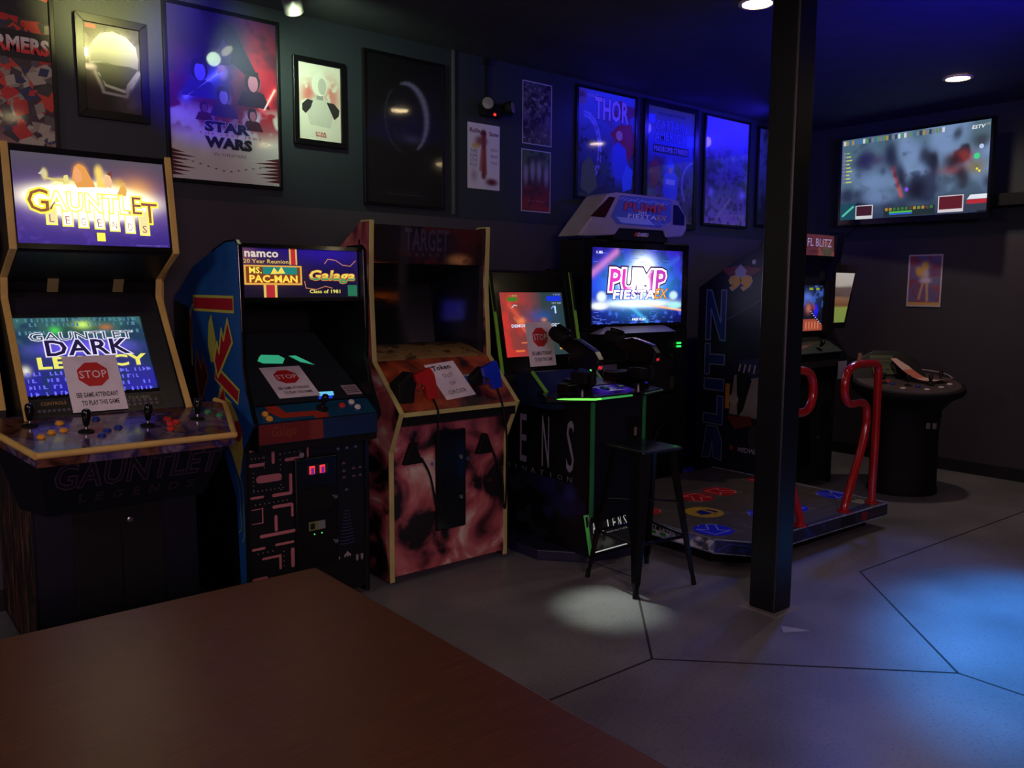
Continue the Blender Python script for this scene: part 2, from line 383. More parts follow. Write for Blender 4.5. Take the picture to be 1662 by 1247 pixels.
# wall conduit with seam
tag(MB().box((3.338, YW - .018, 2.1), (3.352, YW, 3.17)).build('conduit', P('grey_conduit', (70, 76, 74), .5), org=(3.345, 4.64, 2.1)), 'thin grey vertical conduit on the left wall beside the large dark poster', 'conduit')

# ceiling downlights
def emis(name, col, st):
    m = P(name, col, .4, emit=st); return m
DL = bpy.data.materials.new('downlight_lens'); DL.use_nodes = True
_b = DL.node_tree.nodes['Principled BSDF']; _b.inputs['Emission Color'].default_value = (1, .78, .45, 1); _b.inputs['Emission Strength'].default_value = 34
_n = DL.node_tree.nodes.new('ShaderNodeTexNoise'); DL.node_tree.links.new(_n.outputs['Color'], _b.inputs['Base Color'])
TRIMM = P('downlight_trim', (210, 190, 150), .4)
def downlight(x, y, label):
    t = thing('recessed_downlight', label, 'ceiling light', (x, y, ZC - .012), 'recessed ceiling downlights')
    m = MB(); m.lathe([(.078, .009), (.1, .009), (.102, .003), (.098, 0), (.082, 0), (.078, .006)], (x, y, ZC - .012), 32); m.build('trim_ring', TRIMM, t, smooth=True)
    MB().lathe([(.0785, .005), (.0785, .009)], (x, y, ZC - .012), 32).build('lens', DL, t)
downlight(4.07, 2.8, 'round warm recessed ceiling light beside the dark support column')
downlight(6.58, 2.77, 'round warm recessed ceiling light above the wall television')
for x, y in ((1.57, 2.6), (6.2, .4), (3.9, .3), (1.5, .2)): downlight(x, y, 'round warm recessed ceiling light seen only as a reflection in framed posters')
# track spotlight at the top of the frame
def track_head(x, y, aim, label):
    t = thing('track_spotlight', label, 'spotlight', (x, y, ZC - .02), 'track spotlights over the posters')
    d = (Vector(aim) - Vector((x, y, 3.03))).normalized(); M = d.to_track_quat('-Z', 'Y').to_matrix().to_4x4()
    MB().lathe([(.03, 0), (.045, .004), (.045, .02)], (x, y, ZC - .02), 20).build('canopy', BLACKM, t, smooth=True)
    MB().tube([(x, y, ZC - .02), (x, y, 3.08)], .007).build('stem', BLACKM, t)
    MB().lathe([(.047, -.05), (.05, -.048), (.052, .03), (.035, .07), (.012, .078)], (x, y, 3.05), 24, M).build('lamp_head', P('spotlight_housing', (60, 56, 52), .35), t, smooth=True)
    m = bpy.data.materials.get('spot_lens')
    if not m:
        m = bpy.data.materials.new('spot_lens'); m.use_nodes = True; b = m.node_tree.nodes['Principled BSDF']; b.inputs['Emission Color'].default_value = (1, .95, .5, 1); b.inputs['Emission Strength'].default_value = 8
        n = m.node_tree.nodes.new('ShaderNodeTexNoise'); m.node_tree.links.new(n.outputs['Color'], b.inputs['Base Color'])
    MB().lathe([(.04, -.0505), (.04, -.049)], (x, y, 3.05), 24, M).build('lens', m, t)
track_head(1.97, 4.14, (2.4, 4.65, 2.3), 'black ceiling spotlight above the gap right of the largest poster')
track_head(1.28, 3.74, (1.22, 4.65, 2.7), 'black ceiling spotlight washing the helmet poster, above the frame')

# emergency light
t = thing('emergency_light', 'black emergency light with two round lamps and a red indicator on the left wall', 'emergency light', (3.64, 4.65, 2.80))
MB().box((3.56, 4.57, 2.775), (3.72, 4.65, 2.86)).build('housing', BLACKM, t, bevel=.01)
for x, r in ((3.555, -.45), (3.745, .5)):
    M = Matrix.Rotation(r, 4, 'Z') @ Matrix.Rotation(PI / 2 - .1, 4, 'X')
    h = MB().lathe([(.02, -.045), (.04, -.03), (.046, .0), (.047, .03), (.043, .032)], (x, 4.545, 2.835), 22, M).build('lamp_head', BLACKM, t, smooth=True)
    MB().lathe([(.001, .036), (.03, .035), (.042, .031), (.042, .028)], (x, 4.545, 2.835), 22, M).build('lamp_lens', P('faceted_lens', (120, 118, 116), .2, bump=.8), h, smooth=True)
MB().box((3.633, 4.562, 2.775), (3.647, 4.571, 2.79)).build('indicator', emis('red_led', (255, 40, 30), 3), t)
MB().box((3.615, 4.63, 2.86), (3.625, 4.65, 3.14)).build('conduit', BLACKM, t)
MB().box((3.6, 4.62, 3.12), (3.64, 4.65, 3.165)).build('junction_box', BLACKM, t)

# support column
t = thing('support_column', 'dark square steel support column from floor to ceiling in the foreground', 'column', (3.61, 2.275, 0))
MB().box((3.535, 2.2, 0), (3.685, 2.35, ZC)).build('shaft', P('dark_column_paint', (10, 11, 18), .38, bump=.3), t, bevel=.012, seg=3)
mb = MB(); mb.add([(3.50, 2.165, .0005), (3.72, 2.165, .0005), (3.72, 2.385, .0005), (3.50, 2.385, .0005), (3.505, 2.17, .004), (3.715, 2.17, .004), (3.715, 2.38, .004), (3.505, 2.38, .004)],
                  [(4, 5, 6, 7), (0, 1, 5, 4), (1, 2, 6, 5), (2, 3, 7, 6), (3, 0, 4, 7)]); mb.build('grout_collar', P('grout', (120, 118, 116), .7), t)

# ================================================================ POSTERS
def framed(name, x0, z0, x1, z1, art, label, fwid=.02, deep=.028, cat='poster', glz=True, fm=None, yo=0):
    t = thing(name, label, cat, ((x0 + x1) / 2, YW, z0))
    yf = YW - deep - yo
    m = MB()
    o = [(x0, z0), (x1, z0), (x1, z1), (x0, z1)]; i = [(x0 + fwid, z0 + fwid), (x1 - fwid, z0 + fwid), (x1 - fwid, z1 - fwid), (x0 + fwid, z1 - fwid)]
    for k in range(4):
        a, b, c, d = o[k], o[(k + 1) % 4], i[(k + 1) % 4], i[k]
        m.prism([a, b, c, d], yf, YW - .001, 'y')
    m.build('frame', fm or FRAME, t, bevel=.002)
    art.place('print', (x0 + fwid, yf + .012, z0 + fwid), (x1 - x0 - 2 * fwid, 0, 0), (0, 0, z1 - z0 - 2 * fwid), t, PRINT, thick=.004 if deep > .02 else .001)
    if glz: MB().box((x0 + fwid, yf + .0055, z0 + fwid), (x1 - fwid, yf + .0075, z1 - fwid)).build('glass', GLASS, t)
    return t
def sheet(name, bl, u, v, art, label, cat='poster', group=None, mat=PRINT):
    o = art.place(name, bl, u, v, None, mat, thick=.001, step=.0004); return tag(o, label, cat, group)
# far-left poster: red and grey machinery shapes, big block title
a = Art(.58, .87, (70, 62, 60), n=110)
a.grad([(0, (150, 110, 105)), (.12, (60, 30, 50)), (.5, (60, 55, 56)), (.8, (50, 56, 52)), (1, (120, 170, 150))])
rr = random.Random(3)
for k in range(260):
    cx, cy = .2 + rr.random() * .8, rr.random() * .97; s_ = (.03 + rr.random() * .07) * (1.25 if k < 80 else .7); th = rr.random() * 3
    c = rr.choice([(190, 40, 36), (150, 140, 125), (60, 56, 58), (176, 168, 150), (46, 42, 46), (205, 60, 40), (40, 50, 90), (90, 86, 84)])
    q = [(cx + s_ * math.cos(th + j * PI / 2) * (1.2 if j % 2 else .7), cy + s_ * .66 * math.sin(th + j * PI / 2)) for j in range(4)]; a.poly(q, c, 1 + k * .004)
a.poly([(.5, .99), (.62, .98), (.86, .80), (.80, .72)], (190, 36, 36), 2.2); a.poly([(.42, .84), (.99, .8), (.99, .68), (.42, .72)], (34, 36, 38), 2.3)
a.rect(0, .47, 1, .62, (26, 22, 24), 3)
a.text('TRANSFORMERS', .01, .5, .99, .59, lambda x, y: (220, 212, 205) if y > .545 else (215, 50, 45), out=(20, 14, 14), ow=.03, layer=5, bold=.05)
framed('framed_poster', .34, 2.255, .965, 3.14, a, 'tall framed poster of red and grey mechanical shapes, leftmost on the wall', .02)
# chrome dome
a = Art(.27, .42, (34, 30, 30), n=90)
a.grad([(0, (12, 9, 12)), (1, (48, 42, 38))]).blob(.1, .5, .2, .35, (90, 26, 26), .6)
a.blob(.57, .6, .43, .36, (84, 84, 84), 1, 9).blob(.55, .76, .34, .15, (215, 215, 206), .8, 2.5).blob(.62, .5, .36, .12, (50, 52, 50), .9, 4).blob(.05, .3, .2, .3, (40, 14, 16), .8)
a.line(.15, .56, .95, .66, .012, (230, 230, 220), .7).line(.17, .45, .3, .25, .02, (200, 200, 196), .8).line(.3, .22, .72, .2, .012, (220, 220, 216), .9).line(.72, .2, .98, .5, .02, (190, 190, 186), .8)
a.blob(.12, .62, .05, .12, (235, 235, 225), .9).blob(.55, .38, .22, .09, (120, 120, 122), .8, 6).blob(.8, .12, .25, .12, (120, 110, 116), .6).noise(14, (20, 20, 20), .55, .2, .5, 4)
ch = lambda x, y: tuple(int(70 + 150 * max(0, min(1, (y - .45) * 2.2 + .25 * math.sin(x * 9)))) for _ in range(3))
a.poly([(.1, .56), (.09, .68), (.16, .8), (.3, .9), (.52, .94), (.76, .9), (.93, .8), (.97, .66), (.96, .54), (.8, .56), (.55, .55), (.3, .57)], ch, 1)
a.poly([(.2, .55), (.95, .53), (.9, .4), (.72, .3), (.5, .27), (.32, .31), (.22, .42)], (40, 40, 42), 1.2); a.poly([(.2, .44), (.25, .44), (.34, .29), (.7, .24), (.74, .27), (.36, .32)], (190, 190, 186), 1.6); a.poly([(.7, .24), (.76, .26), (.98, .5), (.95, .53), (.74, .34)], (160, 160, 158), 1.6)
a.rect(.03, .94, .22, .985, (170, 60, 44))
framed('framed_poster', 1.055, 2.44, 1.395, 2.94, a, 'small black-framed picture of a shiny silver dome under the yellow spotlight', .04)
# big film poster stand-in
a = Art(.6, .9, (40, 30, 70), n=130)
a.grad([(0, (205, 205, 208)), (.26, (214, 214, 216)), (.34, (150, 90, 110)), (.42, (120, 20, 44)), (.62, (66, 14, 50)), (.85, (22, 14, 44)), (1, (34, 28, 76))])
a.blob(.8, .62, .22, .28, (190, 16, 30), .9).blob(.5, .85, .24, .16, (26, 20, 44), .9, 4).blob(.55, .72, .12, .1, (60, 50, 80), .7).noise(8, (24, 16, 40), .5, .15, .7, 5, np.clip((a.Y - .4) * 8, 0, 1))
a.blob(.35, .6, .16, .1, (60, 70, 150), .8).blob(.72, .55, .14, .12, (36, 22, 34), .9, 4).blob(.5, .45, .2, .1, (66, 26, 44), .9, 3)
for bx, by, c in ((.27, .63, (120, 120, 190)), (.5, .5, (130, 110, 140)), (.78, .62, (190, 130, 120)), (.77, .4, (150, 90, 90)), (.48, .66, (170, 130, 130))): a.blob(bx, by, .05, .045, c, .9, 4)
a.noise(10, (205, 205, 208), .45, .1, 1, 9, np.clip((.44 - a.Y + .1 * np.abs(a.X - .5)) * 10, 0, 1))
a.blob(.5, .36, .28, .06, (110, 30, 44), .8)
a.line(.14, .48, .46, .66, .012, (190, 220, 255), 1).line(.14, .48, .46, .66, .03, (120, 150, 255), .4).line(.86, .47, .98, .6, .01, (255, 150, 140), 1).line(.86, .47, .98, .6, .03, (240, 40, 40), .5).line(.79, .5, .83, .475, .008, (255, 120, 110), .9)
for k in range(7):
    yy = .02 + k * .022; a.poly([(0, yy), (0, yy + .022), (.12 + .05 * (k % 3), yy + .003)], (84, 24, 34), 1); a.poly([(1, yy), (1, yy + .022), (.86 - .05 * (k % 3), yy + .003)], (84, 24, 34), 1)
for k in range(12):
    x = .1 + .07 * k; y = .06 + .05 * abs(k - 5.5) / 5; a.rect(x, y, x + .03, y + .003, (40, 34, 38), 1); a.rect(x + .012, y - .004, x + .017, y + .007, (40, 34, 38), 1)
DK = (18, 12, 34)
a.poly([(.2, .62), (.3, .74), (.42, .93), (.5, .975), (.6, .93), (.72, .78), (.84, .64), (.7, .66), (.58, .72), (.5, .7), (.4, .72), (.3, .66)], DK, .6); a.poly([(.44, .78), (.5, .86), (.57, .78), (.56, .72), (.5, .7), (.45, .72)], (58, 44, 66), .8)
def bust(x, y, q, skin, hair, coat):
    a.poly([(x - .13 * q, y - .12 * q), (x - .08 * q, y - .045 * q), (x, y - .03 * q), (x + .09 * q, y - .045 * q), (x + .14 * q, y - .12 * q)], coat, 1.1); a.disc(x, y + .01 * q, .062 * q, hair, 1.3, 18, ry=.056 * q); a.disc(x + .006, y, .04 * q, skin, 1.5, 18, ry=.043 * q); a.poly([(x - .03 * q, y + .035 * q), (x + .045 * q, y + .035 * q), (x + .05 * q, y + .06 * q), (x - .045 * q, y + .06 * q)], hair, 1.7)
bust(.27, .64, 1.25, (110, 116, 190), (24, 22, 60), (40, 44, 110)); bust(.76, .62, 1.2, (176, 110, 104), (22, 14, 22), (40, 20, 34)); bust(.48, .51, 1.0, (120, 104, 150), (40, 30, 70), (50, 30, 70)); bust(.75, .42, .75, (150, 92, 92), (40, 18, 24), (60, 20, 30)); bust(.3, .43, .6, (110, 70, 90), (50, 24, 44), (70, 24, 44))
a.poly([(.13, .475), (.155, .485), (.47, .668), (.46, .652)], (200, 226, 255), 2.2); a.poly([(.44, .64), (.5, .67), (.5, .7), (.44, .69)], (180, 140, 140), 2.3); a.poly([(.86, .47), (.875, .465), (.985, .6), (.975, .61)], (255, 190, 180), 2.2)
a.text('STAR', .3, .295, .72, .36, (22, 20, 46), out=(170, 170, 180), ow=.03, bold=.06, layer=4)
a.text('WARS', .3, .2, .74, .268, (22, 20, 46), out=(170, 170, 180), ow=.03, bold=.06, layer=4)
a.text('T H E   L A S T   J E D I', .25, .272, .82, .29, (190, 40, 54), layer=4); a.text('IN THEATERS', .38, .155, .68, .172, (120, 120, 130), layer=3)
framed('framed_poster', 1.475, 2.16, 2.118, 3.095, a, 'large framed film poster with a two-word black title over white and purple', .02)
a = Art(.25, .42, (222, 220, 205), n=80)
a.blob(.3, .58, .26, .2, (200, 56, 58), .85, 3).blob(.75, .6, .24, .26, (200, 66, 66), .75, 3).noise(9, (225, 222, 208), .52, .12, .9, 12).blob(.5, .45, .26, .18, (205, 202, 192), .9, 4).blob(.5, .72, .2, .14, (214, 212, 200), 1, 6)
a.poly([(.2, .5), (.36, .56), (.64, .56), (.8, .5), (.82, .34), (.74, .18), (.26, .2), (.18, .36)], (200, 198, 188), 1)
a.poly([(.08, .46), (.2, .53), (.34, .52), (.28, .42), (.16, .34), (.08, .38)], (48, 44, 46), 1.4); a.poly([(.66, .52), (.84, .52), (.97, .44), (.95, .36), (.84, .3), (.74, .42)], (48, 44, 46), 1.4)
a.poly([(.42, .54), (.58, .54), (.57, .64), (.43, .64)], (150, 148, 142), 1.5); a.disc(.5, .74, .19, (224, 222, 210), 1.8, 24, ry=.15); a.disc(.56, .72, .1, (186, 184, 174), 2.0, 18, ry=.11)
a.text('STAR', .38, .085, .64, .115, (186, 44, 44), bold=.02); a.text('WARS', .38, .05, .64, .08, (186, 44, 44), bold=.02)
framed('framed_poster', 2.198, 2.438, 2.534, 2.938, a, 'small black-framed white print with red brush strokes right of the large film poster', .032)
a = Art(.57, .9, (9, 9, 12), n=100)
a.grad([(0, (10, 9, 12)), (1, (8, 9, 12))])
TH = [k * .2 for k in range(9)]
for k in range(14):
    t0 = -1.0 + k * .2; t1 = t0 + .22
    a.line(.52 + .27 * math.cos(t0), .6 + .24 * math.sin(t0), .52 + .27 * math.cos(t1), .6 + .24 * math.sin(t1), .008 + .012 * max(0, math.sin(k / 13 * PI)), (110, 108, 150), .8)
for k in range(10):
    t0 = 2.3 + k * .22; t1 = t0 + .24; a.line(.5 + .26 * math.cos(t0), .6 + .24 * math.sin(t0), .5 + .26 * math.cos(t1), .6 + .24 * math.sin(t1), .004, (60, 60, 76), .6)
a.noise(16, (50, 48, 60), .6, .15, .5, 3, np.exp(-((a.X - .5) ** 2 + (a.Y - .6) ** 2) * 30)).blob(.6, .46, .12, .03, (60, 60, 90), .7)
a.rect(.25, .06, .75, .075, (30, 28, 28)); a.rect(.3, .085, .7, .095, (26, 24, 24))
framed('framed_poster', 2.657, 2.12, 3.265, 3.058, a, 'nearly black framed poster with a thin pale ring, left of the thin conduit', .018)
# magazine cover sheet
a = Art(.28, .44, (196, 190, 220), n=80)
a.line(.5, .85, .5, .2, .05, (112, 40, 44), 1, 4).line(.45, .6, .4, .3, .03, (150, 84, 76), .9, 4).line(.52, .6, .56, .25, .03, (140, 60, 56), .9, 4).blob(.5, .86, .08, .06, (90, 24, 28), 1, 5).blob(.75, .12, .2, .06, (96, 28, 34), 1, 4).blob(.25, .66, .12, .05, (190, 160, 60), .9, 4).blob(.42, .74, .2, .08, (120, 50, 50), .9, 4).blob(.2, .2, .1, .1, (120, 90, 110), .6)
a.text('Rolling', .06, .83, .45, .92, (100, 40, 60), shear=.2, bold=.02); a.text('Stone', .66, .83, .95, .90, (100, 40, 60), bold=.02)
for k, s_ in enumerate(('THE', 'FEAR', 'LOVE', 'RULES')): a.text(s_, .07, .55 - k * .07, .3, .6 - k * .07, (96, 90, 130))
for k, s_ in enumerate(('ROCK', 'FILM', 'TOUR')): a.text(s_, .72, .6 - k * .1, .92, .64 - k * .1, (96, 90, 130))
sheet('paper_poster', (3.468, YW - .002, 2.286), (.281, 0, 0), (0, 0, .441), a, 'pale unframed paper poster with a reddish standing figure under the emergency light')
a = Art(.285, .44, (70, 70, 84), n=80)
a.grad([(0, (62, 58, 52)), (.5, (90, 88, 100)), (1, (56, 58, 74))]).noise(9, (30, 28, 36), .5, .12, .9, 21).noise(18, (130, 126, 140), .62, .1, .8, 22).blob(.45, .35, .3, .12, (34, 28, 30), .8)
def borderify(a, c=(170, 164, 190), b=.03):
    k = b * a.h / a.w; a.rect(0, 0, 1, b, c, 1.5); a.rect(0, 1 - b, 1, 1, c, 1.5); a.rect(0, 0, k, 1, c, 1.5); a.rect(1 - k, 0, 1, 1, c, 1.5); return a
borderify(a, b=.015)
sheet('paper_poster', (3.957, YW - .002, 2.64), (.283, 0, 0), (0, 0, .44), a, 'upper of two stacked white-edged paper posters, dark mottled picture')
a = Art(.285, .44, (90, 30, 24), n=80)
a.grad([(0, (130, 44, 34)), (.35, (96, 30, 24)), (.55, (60, 40, 40)), (.8, (70, 90, 60)), (1, (60, 84, 56))]).noise(12, (28, 30, 26), .5, .15, .7, 31)
for x in (.15, .38, .6, .85): a.blob(x, .55 + .12 * math.sin(x * PI), .08, .16, (150, 146, 166), .7, 3)
a.text('A L I E N   W O R L D', .22, .17, .78, .19, (170, 140, 130)); borderify(a, b=.015)
sheet('paper_poster', (3.95, YW - .002, 2.16), (.285, 0, 0), (0, 0, .443), a, 'lower of two stacked white-edged paper posters, red at the bottom and green on top')
# comic covers
a = Art(.65, .82, (60, 90, 150), n=110)
a.grad([(0, (40, 60, 60)), (.5, (50, 70, 130)), (1, (100, 130, 210))]).noise(7, (130, 40, 40), .55, .1, .8, 41, np.clip((a.X - .4) * 4, 0, 1)).noise(9, (60, 90, 50), .5, .1, .8, 42, np.clip((.4 - a.Y) * 5, 0, 1)).blob(.72, .35, .16, .2, (60, 100, 200), .9, 4).blob(.75, .6, .16, .1, (120, 50, 60), .9, 4)
for k in range(9):
    t0 = -1.3 + k * .32; t1 = t0 + .34
    for q in (.0, .035): a.line(.12 + (.28 - q) * math.cos(t0), .45 + (.34 - q) * math.sin(t0), .12 + (.28 - q) * math.cos(t1), .45 + (.34 - q) * math.sin(t1), .009, (160, 170, 240), .9)
a.noise(20, (20, 26, 44), .6, .06, .8, 43, np.clip((.72 - a.Y) * 6, 0, 1)); a.blob(.85, .55, .12, .07, (190, 150, 190), .7, 4)
a.poly([(.55, .62), (.7, .72), (.95, .74), (.99, .5), (.9, .36), (.8, .5)], (150, 40, 44), .9); a.poly([(.6, .5), (.7, .56), (.84, .5), (.88, .34), (.8, .2), (.66, .2), (.6, .36)], (60, 90, 200), 1.1); a.poly([(.86, .36), (.98, .3), (.96, .12), (.8, .08), (.78, .2)], (70, 120, 220), 1.2); a.disc(.72, .62, .06, (200, 160, 150), 1.3); a.poly([(.08, .3), (.2, .38), (.3, .3), (.34, .1), (.2, .02), (.06, .08)], (90, 110, 70), 1)
a.rect(.0, .86, .14, .99, (130, 110, 150)); a.text('THOR', .28, .74, .88, .95, (190, 170, 220), out=(40, 30, 90), ow=.02, bold=.03, layer=4); a.text('THE MIGHTY', .16, .93, .34, .965, (200, 190, 230), layer=4); a.text('60c', .02, .92, .12, .97, (40, 30, 60), layer=4)
framed('framed_poster', 4.473, 2.29, 5.15, 3.13, a, 'framed comic cover with a four-letter title, partly behind the arched machine sign', .02)
a = Art(.65, .95, (60, 90, 150), n=110)
a.grad([(0, (90, 90, 60)), (.45, (70, 70, 120)), (.7, (60, 90, 190)), (1, (110, 130, 80))]).noise(8, (90, 34, 40), .52, .08, .9, 51, np.clip((.7 - a.Y) * 6, 0, 1) * np.clip(1 - np.abs(a.X - .2) * 2, 0, 1)).blob(.5, .5, .12, .13, (60, 90, 180), 1, 4).blob(.52, .22, .1, .2, (60, 100, 190), .9, 4).blob(.5, .37, .14, .05, (190, 190, 210), .8, 4).blob(.5, .52, .05, .04, (170, 120, 130), .9, 4)
for k in range(7):
    t0 = 1.7 + k * .3; t1 = t0 + .32; a.line(1.05 + .3 * math.cos(t0), .35 + .22 * math.sin(t0), 1.05 + .3 * math.cos(t1), .35 + .22 * math.sin(t1), .008, (170, 170, 200), .9)
a.noise(22, (24, 24, 44), .6, .06, .8, 53, np.clip((.62 - a.Y) * 6, 0, 1)); a.poly([(.36, .42), (.5, .5), (.64, .42), (.66, .28), (.6, .16), (.64, .02), (.5, .02), (.4, .14), (.34, .28)], (60, 90, 200), 1.1); a.disc(.5, .5, .075, (60, 100, 210), 1.3); a.poly([(.46, .49), (.54, .49), (.53, .44), (.47, .44)], (200, 160, 150), 1.5); a.rect(.4, .34, .6, .385, (190, 190, 214), 1.4); a.poly([(.06, .5), (.2, .56), (.28, .44), (.2, .3), (.08, .34)], (150, 44, 50), 1)
a.rect(.02, .86, .15, .93, (90, 120, 250)); a.rect(.84, .7, 1, .8, (80, 130, 230))
a.text('CAPTAIN', .16, .80, .82, .88, (100, 140, 240), out=(90, 30, 50), ow=.03, layer=4, arc=.02); a.text('AMERICA', .14, .70, .80, .78, (100, 140, 240), out=(90, 30, 50), ow=.03, layer=4, arc=.02)
a.rect(.12, .605, .88, .68, (30, 26, 70), 2); a.text('MADBOMB STRIKES!', .14, .62, .86, .665, (190, 190, 250), layer=4); a.text('WHO CAN STOP THE', .2, .935, .78, .96, (40, 40, 70), layer=3)
framed('framed_poster', 5.24, 2.12, 5.935, 3.137, a, 'framed comic cover with a two-word arched title and white banner', .045)
a = Art(.6, .92, (60, 60, 120), n=90)
a.grad([(0, (150, 130, 170)), (.3, (90, 70, 120)), (.6, (90, 84, 150)), (1, (150, 150, 220))]).noise(8, (36, 30, 60), .48, .1, .9, 61, np.clip((.8 - a.Y) * 4, 0, 1) * np.clip((a.Y - .15) * 6, 0, 1)).noise(24, (36, 32, 66), .58, .06, .8, 62, np.clip((.75 - a.Y) * 5, 0, 1)).line(.25, .02, .6, .25, .01, (190, 160, 150), .7).blob(.15, .3, .06, .04, (190, 190, 250), .7).blob(.9, .3, .08, .04, (190, 180, 250), .7)
framed('framed_poster', 6.03, 2.17, 6.70, 3.128, a, 'framed poster washed in bright blue, rightmost fully visible before the column', .02)
a = Art(.5, .9, (50, 60, 74), n=40); a.noise(8, (90, 110, 120), .5, .15, .8, 71).grad([(0, (40, 44, 50)), (1, (110, 130, 140))]).noise(8, (30, 34, 40), .5, .15, .8, 71)
framed('framed_poster', 6.83, 2.2, 7.4, 3.12, a, 'framed poster mostly hidden behind the dark support column', .02)
# small print on the right wall
t = thing('framed_print', 'small white-edged colourful print of a long-haired figure on the right wall', 'poster', (XW, 3.42, 1.46))
a = Art(.27, .42, (120, 96, 140), n=80)
a.noise(7, (150, 70, 80), .5, .12, .9, 81).noise(8, (90, 100, 160), .55, .1, .8, 82).blob(.5, .78, .12, .1, (222, 180, 80), 1, 4).blob(.36, .66, .12, .12, (222, 180, 80), 1, 4, rot=.5).blob(.52, .62, .1, .1, (210, 190, 190), 1, 4).blob(.52, .5, .17, .06, (214, 200, 214), 1, 4)
a.line(.45, .45, .35, .15, .025, (206, 160, 120), 1, 4).line(.57, .45, .6, .12, .025, (206, 160, 130), 1, 4); a.rect(.05, .03, .95, .085, (210, 160, 80)); borderify(a, (196, 180, 184), .03)
a.place('print', (XW - .01, 3.575, 1.46), (0, -.305, 0), (0, 0, .47), t, PRINT, thick=.008)
MB().box((XW - .013, 3.27, 1.46), (XW - .0105, 3.575, 1.93)).build('glass', GLASS, t)

# ================================================================ TELEVISION
t = thing('wall_television', 'large flat television showing a battle game, hung on the right wall', 'television', (7.5, 3.5, 2.25))
p0 = Vector((7.50, 4.15, 2.262)); p1 = Vector((7.34, 2.80, 2.245)); u = p1 - p0; v = Vector((-.03, 0, .73)); v = v - u * (v.dot(u) / u.dot(u))
nn = u.normalized().cross(v.normalized())
a = Art(1.36, .73, (70, 90, 110), n=150)
a.grad([(0, (40, 54, 80)), (.4, (74, 98, 118)), (1, (78, 104, 118))]).noise(3, (118, 144, 184), .5, .25, .9, 91).noise(4, (34, 42, 66), .58, .14, .9, 94)
a.noise(5, (18, 18, 28), .62, .08, .95, 97).line(.38, .6, .45, .25, .02, (210, 70, 40), .85).blob(.83, .62, .06, .07, (180, 60, 36), .9).blob(.8, .5, .09, .05, (150, 70, 70), .7).blob(.92, .5, .06, .08, (120, 110, 30), .8).blob(.25, .7, .1, .08, (60, 40, 70), .8)
for bx, by, rx, ry, c_, ro_ in ((.37, .72, .05, .2, (20, 20, 34), .2), (.44, .5, .04, .16, (18, 16, 28), .3), (.55, .32, .08, .13, (16, 16, 26), .5), (.6, .7, .05, .12, (30, 34, 44), 0), (.66, .62, .03, .14, (26, 28, 34), 0), (.79, .6, .07, .09, (22, 18, 24), 0), (.85, .42, .04, .12, (34, 28, 36), .4), (.8, .88, .03, .09, (36, 44, 56), -.4), (.18, .72, .06, .14, (34, 34, 70), 0), (.05, .3, .06, .1, (34, 38, 66), 0), (.95, .78, .05, .08, (50, 54, 60), 0), (.31, .56, .025, .05, (24, 26, 44), 0)): a.blob(bx, by, rx, ry, c_, .9, 3, ro_)
for bx, by, rx, ry in ((.25, .4, .1, .22), (.5, .78, .06, .12), (.72, .8, .1, .08), (.58, .52, .05, .05), (.3, .25, .12, .08)): a.blob(bx, by, rx, ry, (112, 138, 180), .6, 3)
a.noise(14, (20, 22, 36), .64, .08, .6, 99, np.exp(-((a.X - .5) ** 2 * 9 + (a.Y - .5) ** 2 * 5)))
a.disc(.925, .62, .018, (60, 210, 130), 1); a.disc(.95, .72, .014, (180, 200, 240), 1); a.disc(.485, .32, .014, (130, 70, 220), 1); a.disc(.945, .455, .007, (240, 230, 60), 1); a.disc(.93, .48, .007, (240, 230, 60), 1)
rr = random.Random(5)
for k in range(34): x = .01 + k * .021; a.rect(x, .93, x + .017, .985, rr.choice([(90, 140, 90), (120, 120, 130), (160, 140, 60), (40, 70, 80), (200, 210, 220), (70, 110, 150)]), 1)
for k in range(9): a.rect(.01, .82 - k * .045, .03, .85 - k * .045, (120, 120, 150), 1); a.rect(.035, .825 - k * .045, .06 + .01 * (k % 3), .84 - k * .045, rr.choice([(190, 200, 90), (110, 190, 100)]), 1)
a.rect(.0, .0, .12, .21, (26, 70, 84)); a.stroke([(.02, .05), (.1, .16)], .02, (80, 190, 160), 2); a.rect(.12, 0, .25, .17, (200, 200, 205)); a.rect(.127, .04, .243, .16, (60, 24, 34), 2)
a.rect(.33, .01, .68, .12, (28, 44, 42)); a.rect(.37, .05, .53, .07, (80, 190, 60), 2); a.rect(.37, .03, .53, .048, (50, 90, 220), 2)
for k in range(12): a.rect(.34 + k * .028, .08, .36 + k * .028, .115, rr.choice([(110, 140, 60), (60, 110, 60), (170, 130, 50), (90, 60, 60)]), 2)
a.rect(.7, .02, .86, .21, (210, 200, 206)); a.rect(.707, .055, .853, .2, (90, 22, 30), 2)
a.poly([(.88, .15), (1, .15), (1, .2), (.9, .2)], (225, 228, 235), 2); a.rect(.88, .1, 1, .145, (180, 36, 44), 2); a.rect(.87, .02, 1, .095, (50, 56, 70), 2)
a.text('ESTV', .89, .915, .965, .955, (235, 240, 245), shear=.2, layer=4, bold=.02); a.text('LIVE', .965, .94, .995, .965, (180, 180, 180), layer=4)
bz = .022; uu, vv = u.normalized(), v.normalized()
a.place('screen', p0 + nn * .002, u, v, t, attr_mat('tv_panel', emit=1.0, rough=.3, glow_only=True))
m = MB()
def slab(m, c0, eu, ev, en, w0, w1, h0, h1, d0, d1):
    vs = [c0 + eu * a_ + ev * b_ + en * c_ for c_ in (d0, d1) for a_, b_ in ((w0, h0), (w1, h0), (w1, h1), (w0, h1))]
    return m.add(vs, [(3, 2, 1, 0), (4, 5, 6, 7), (0, 1, 5, 4), (1, 2, 6, 5), (2, 3, 7, 6), (3, 0, 4, 7)])
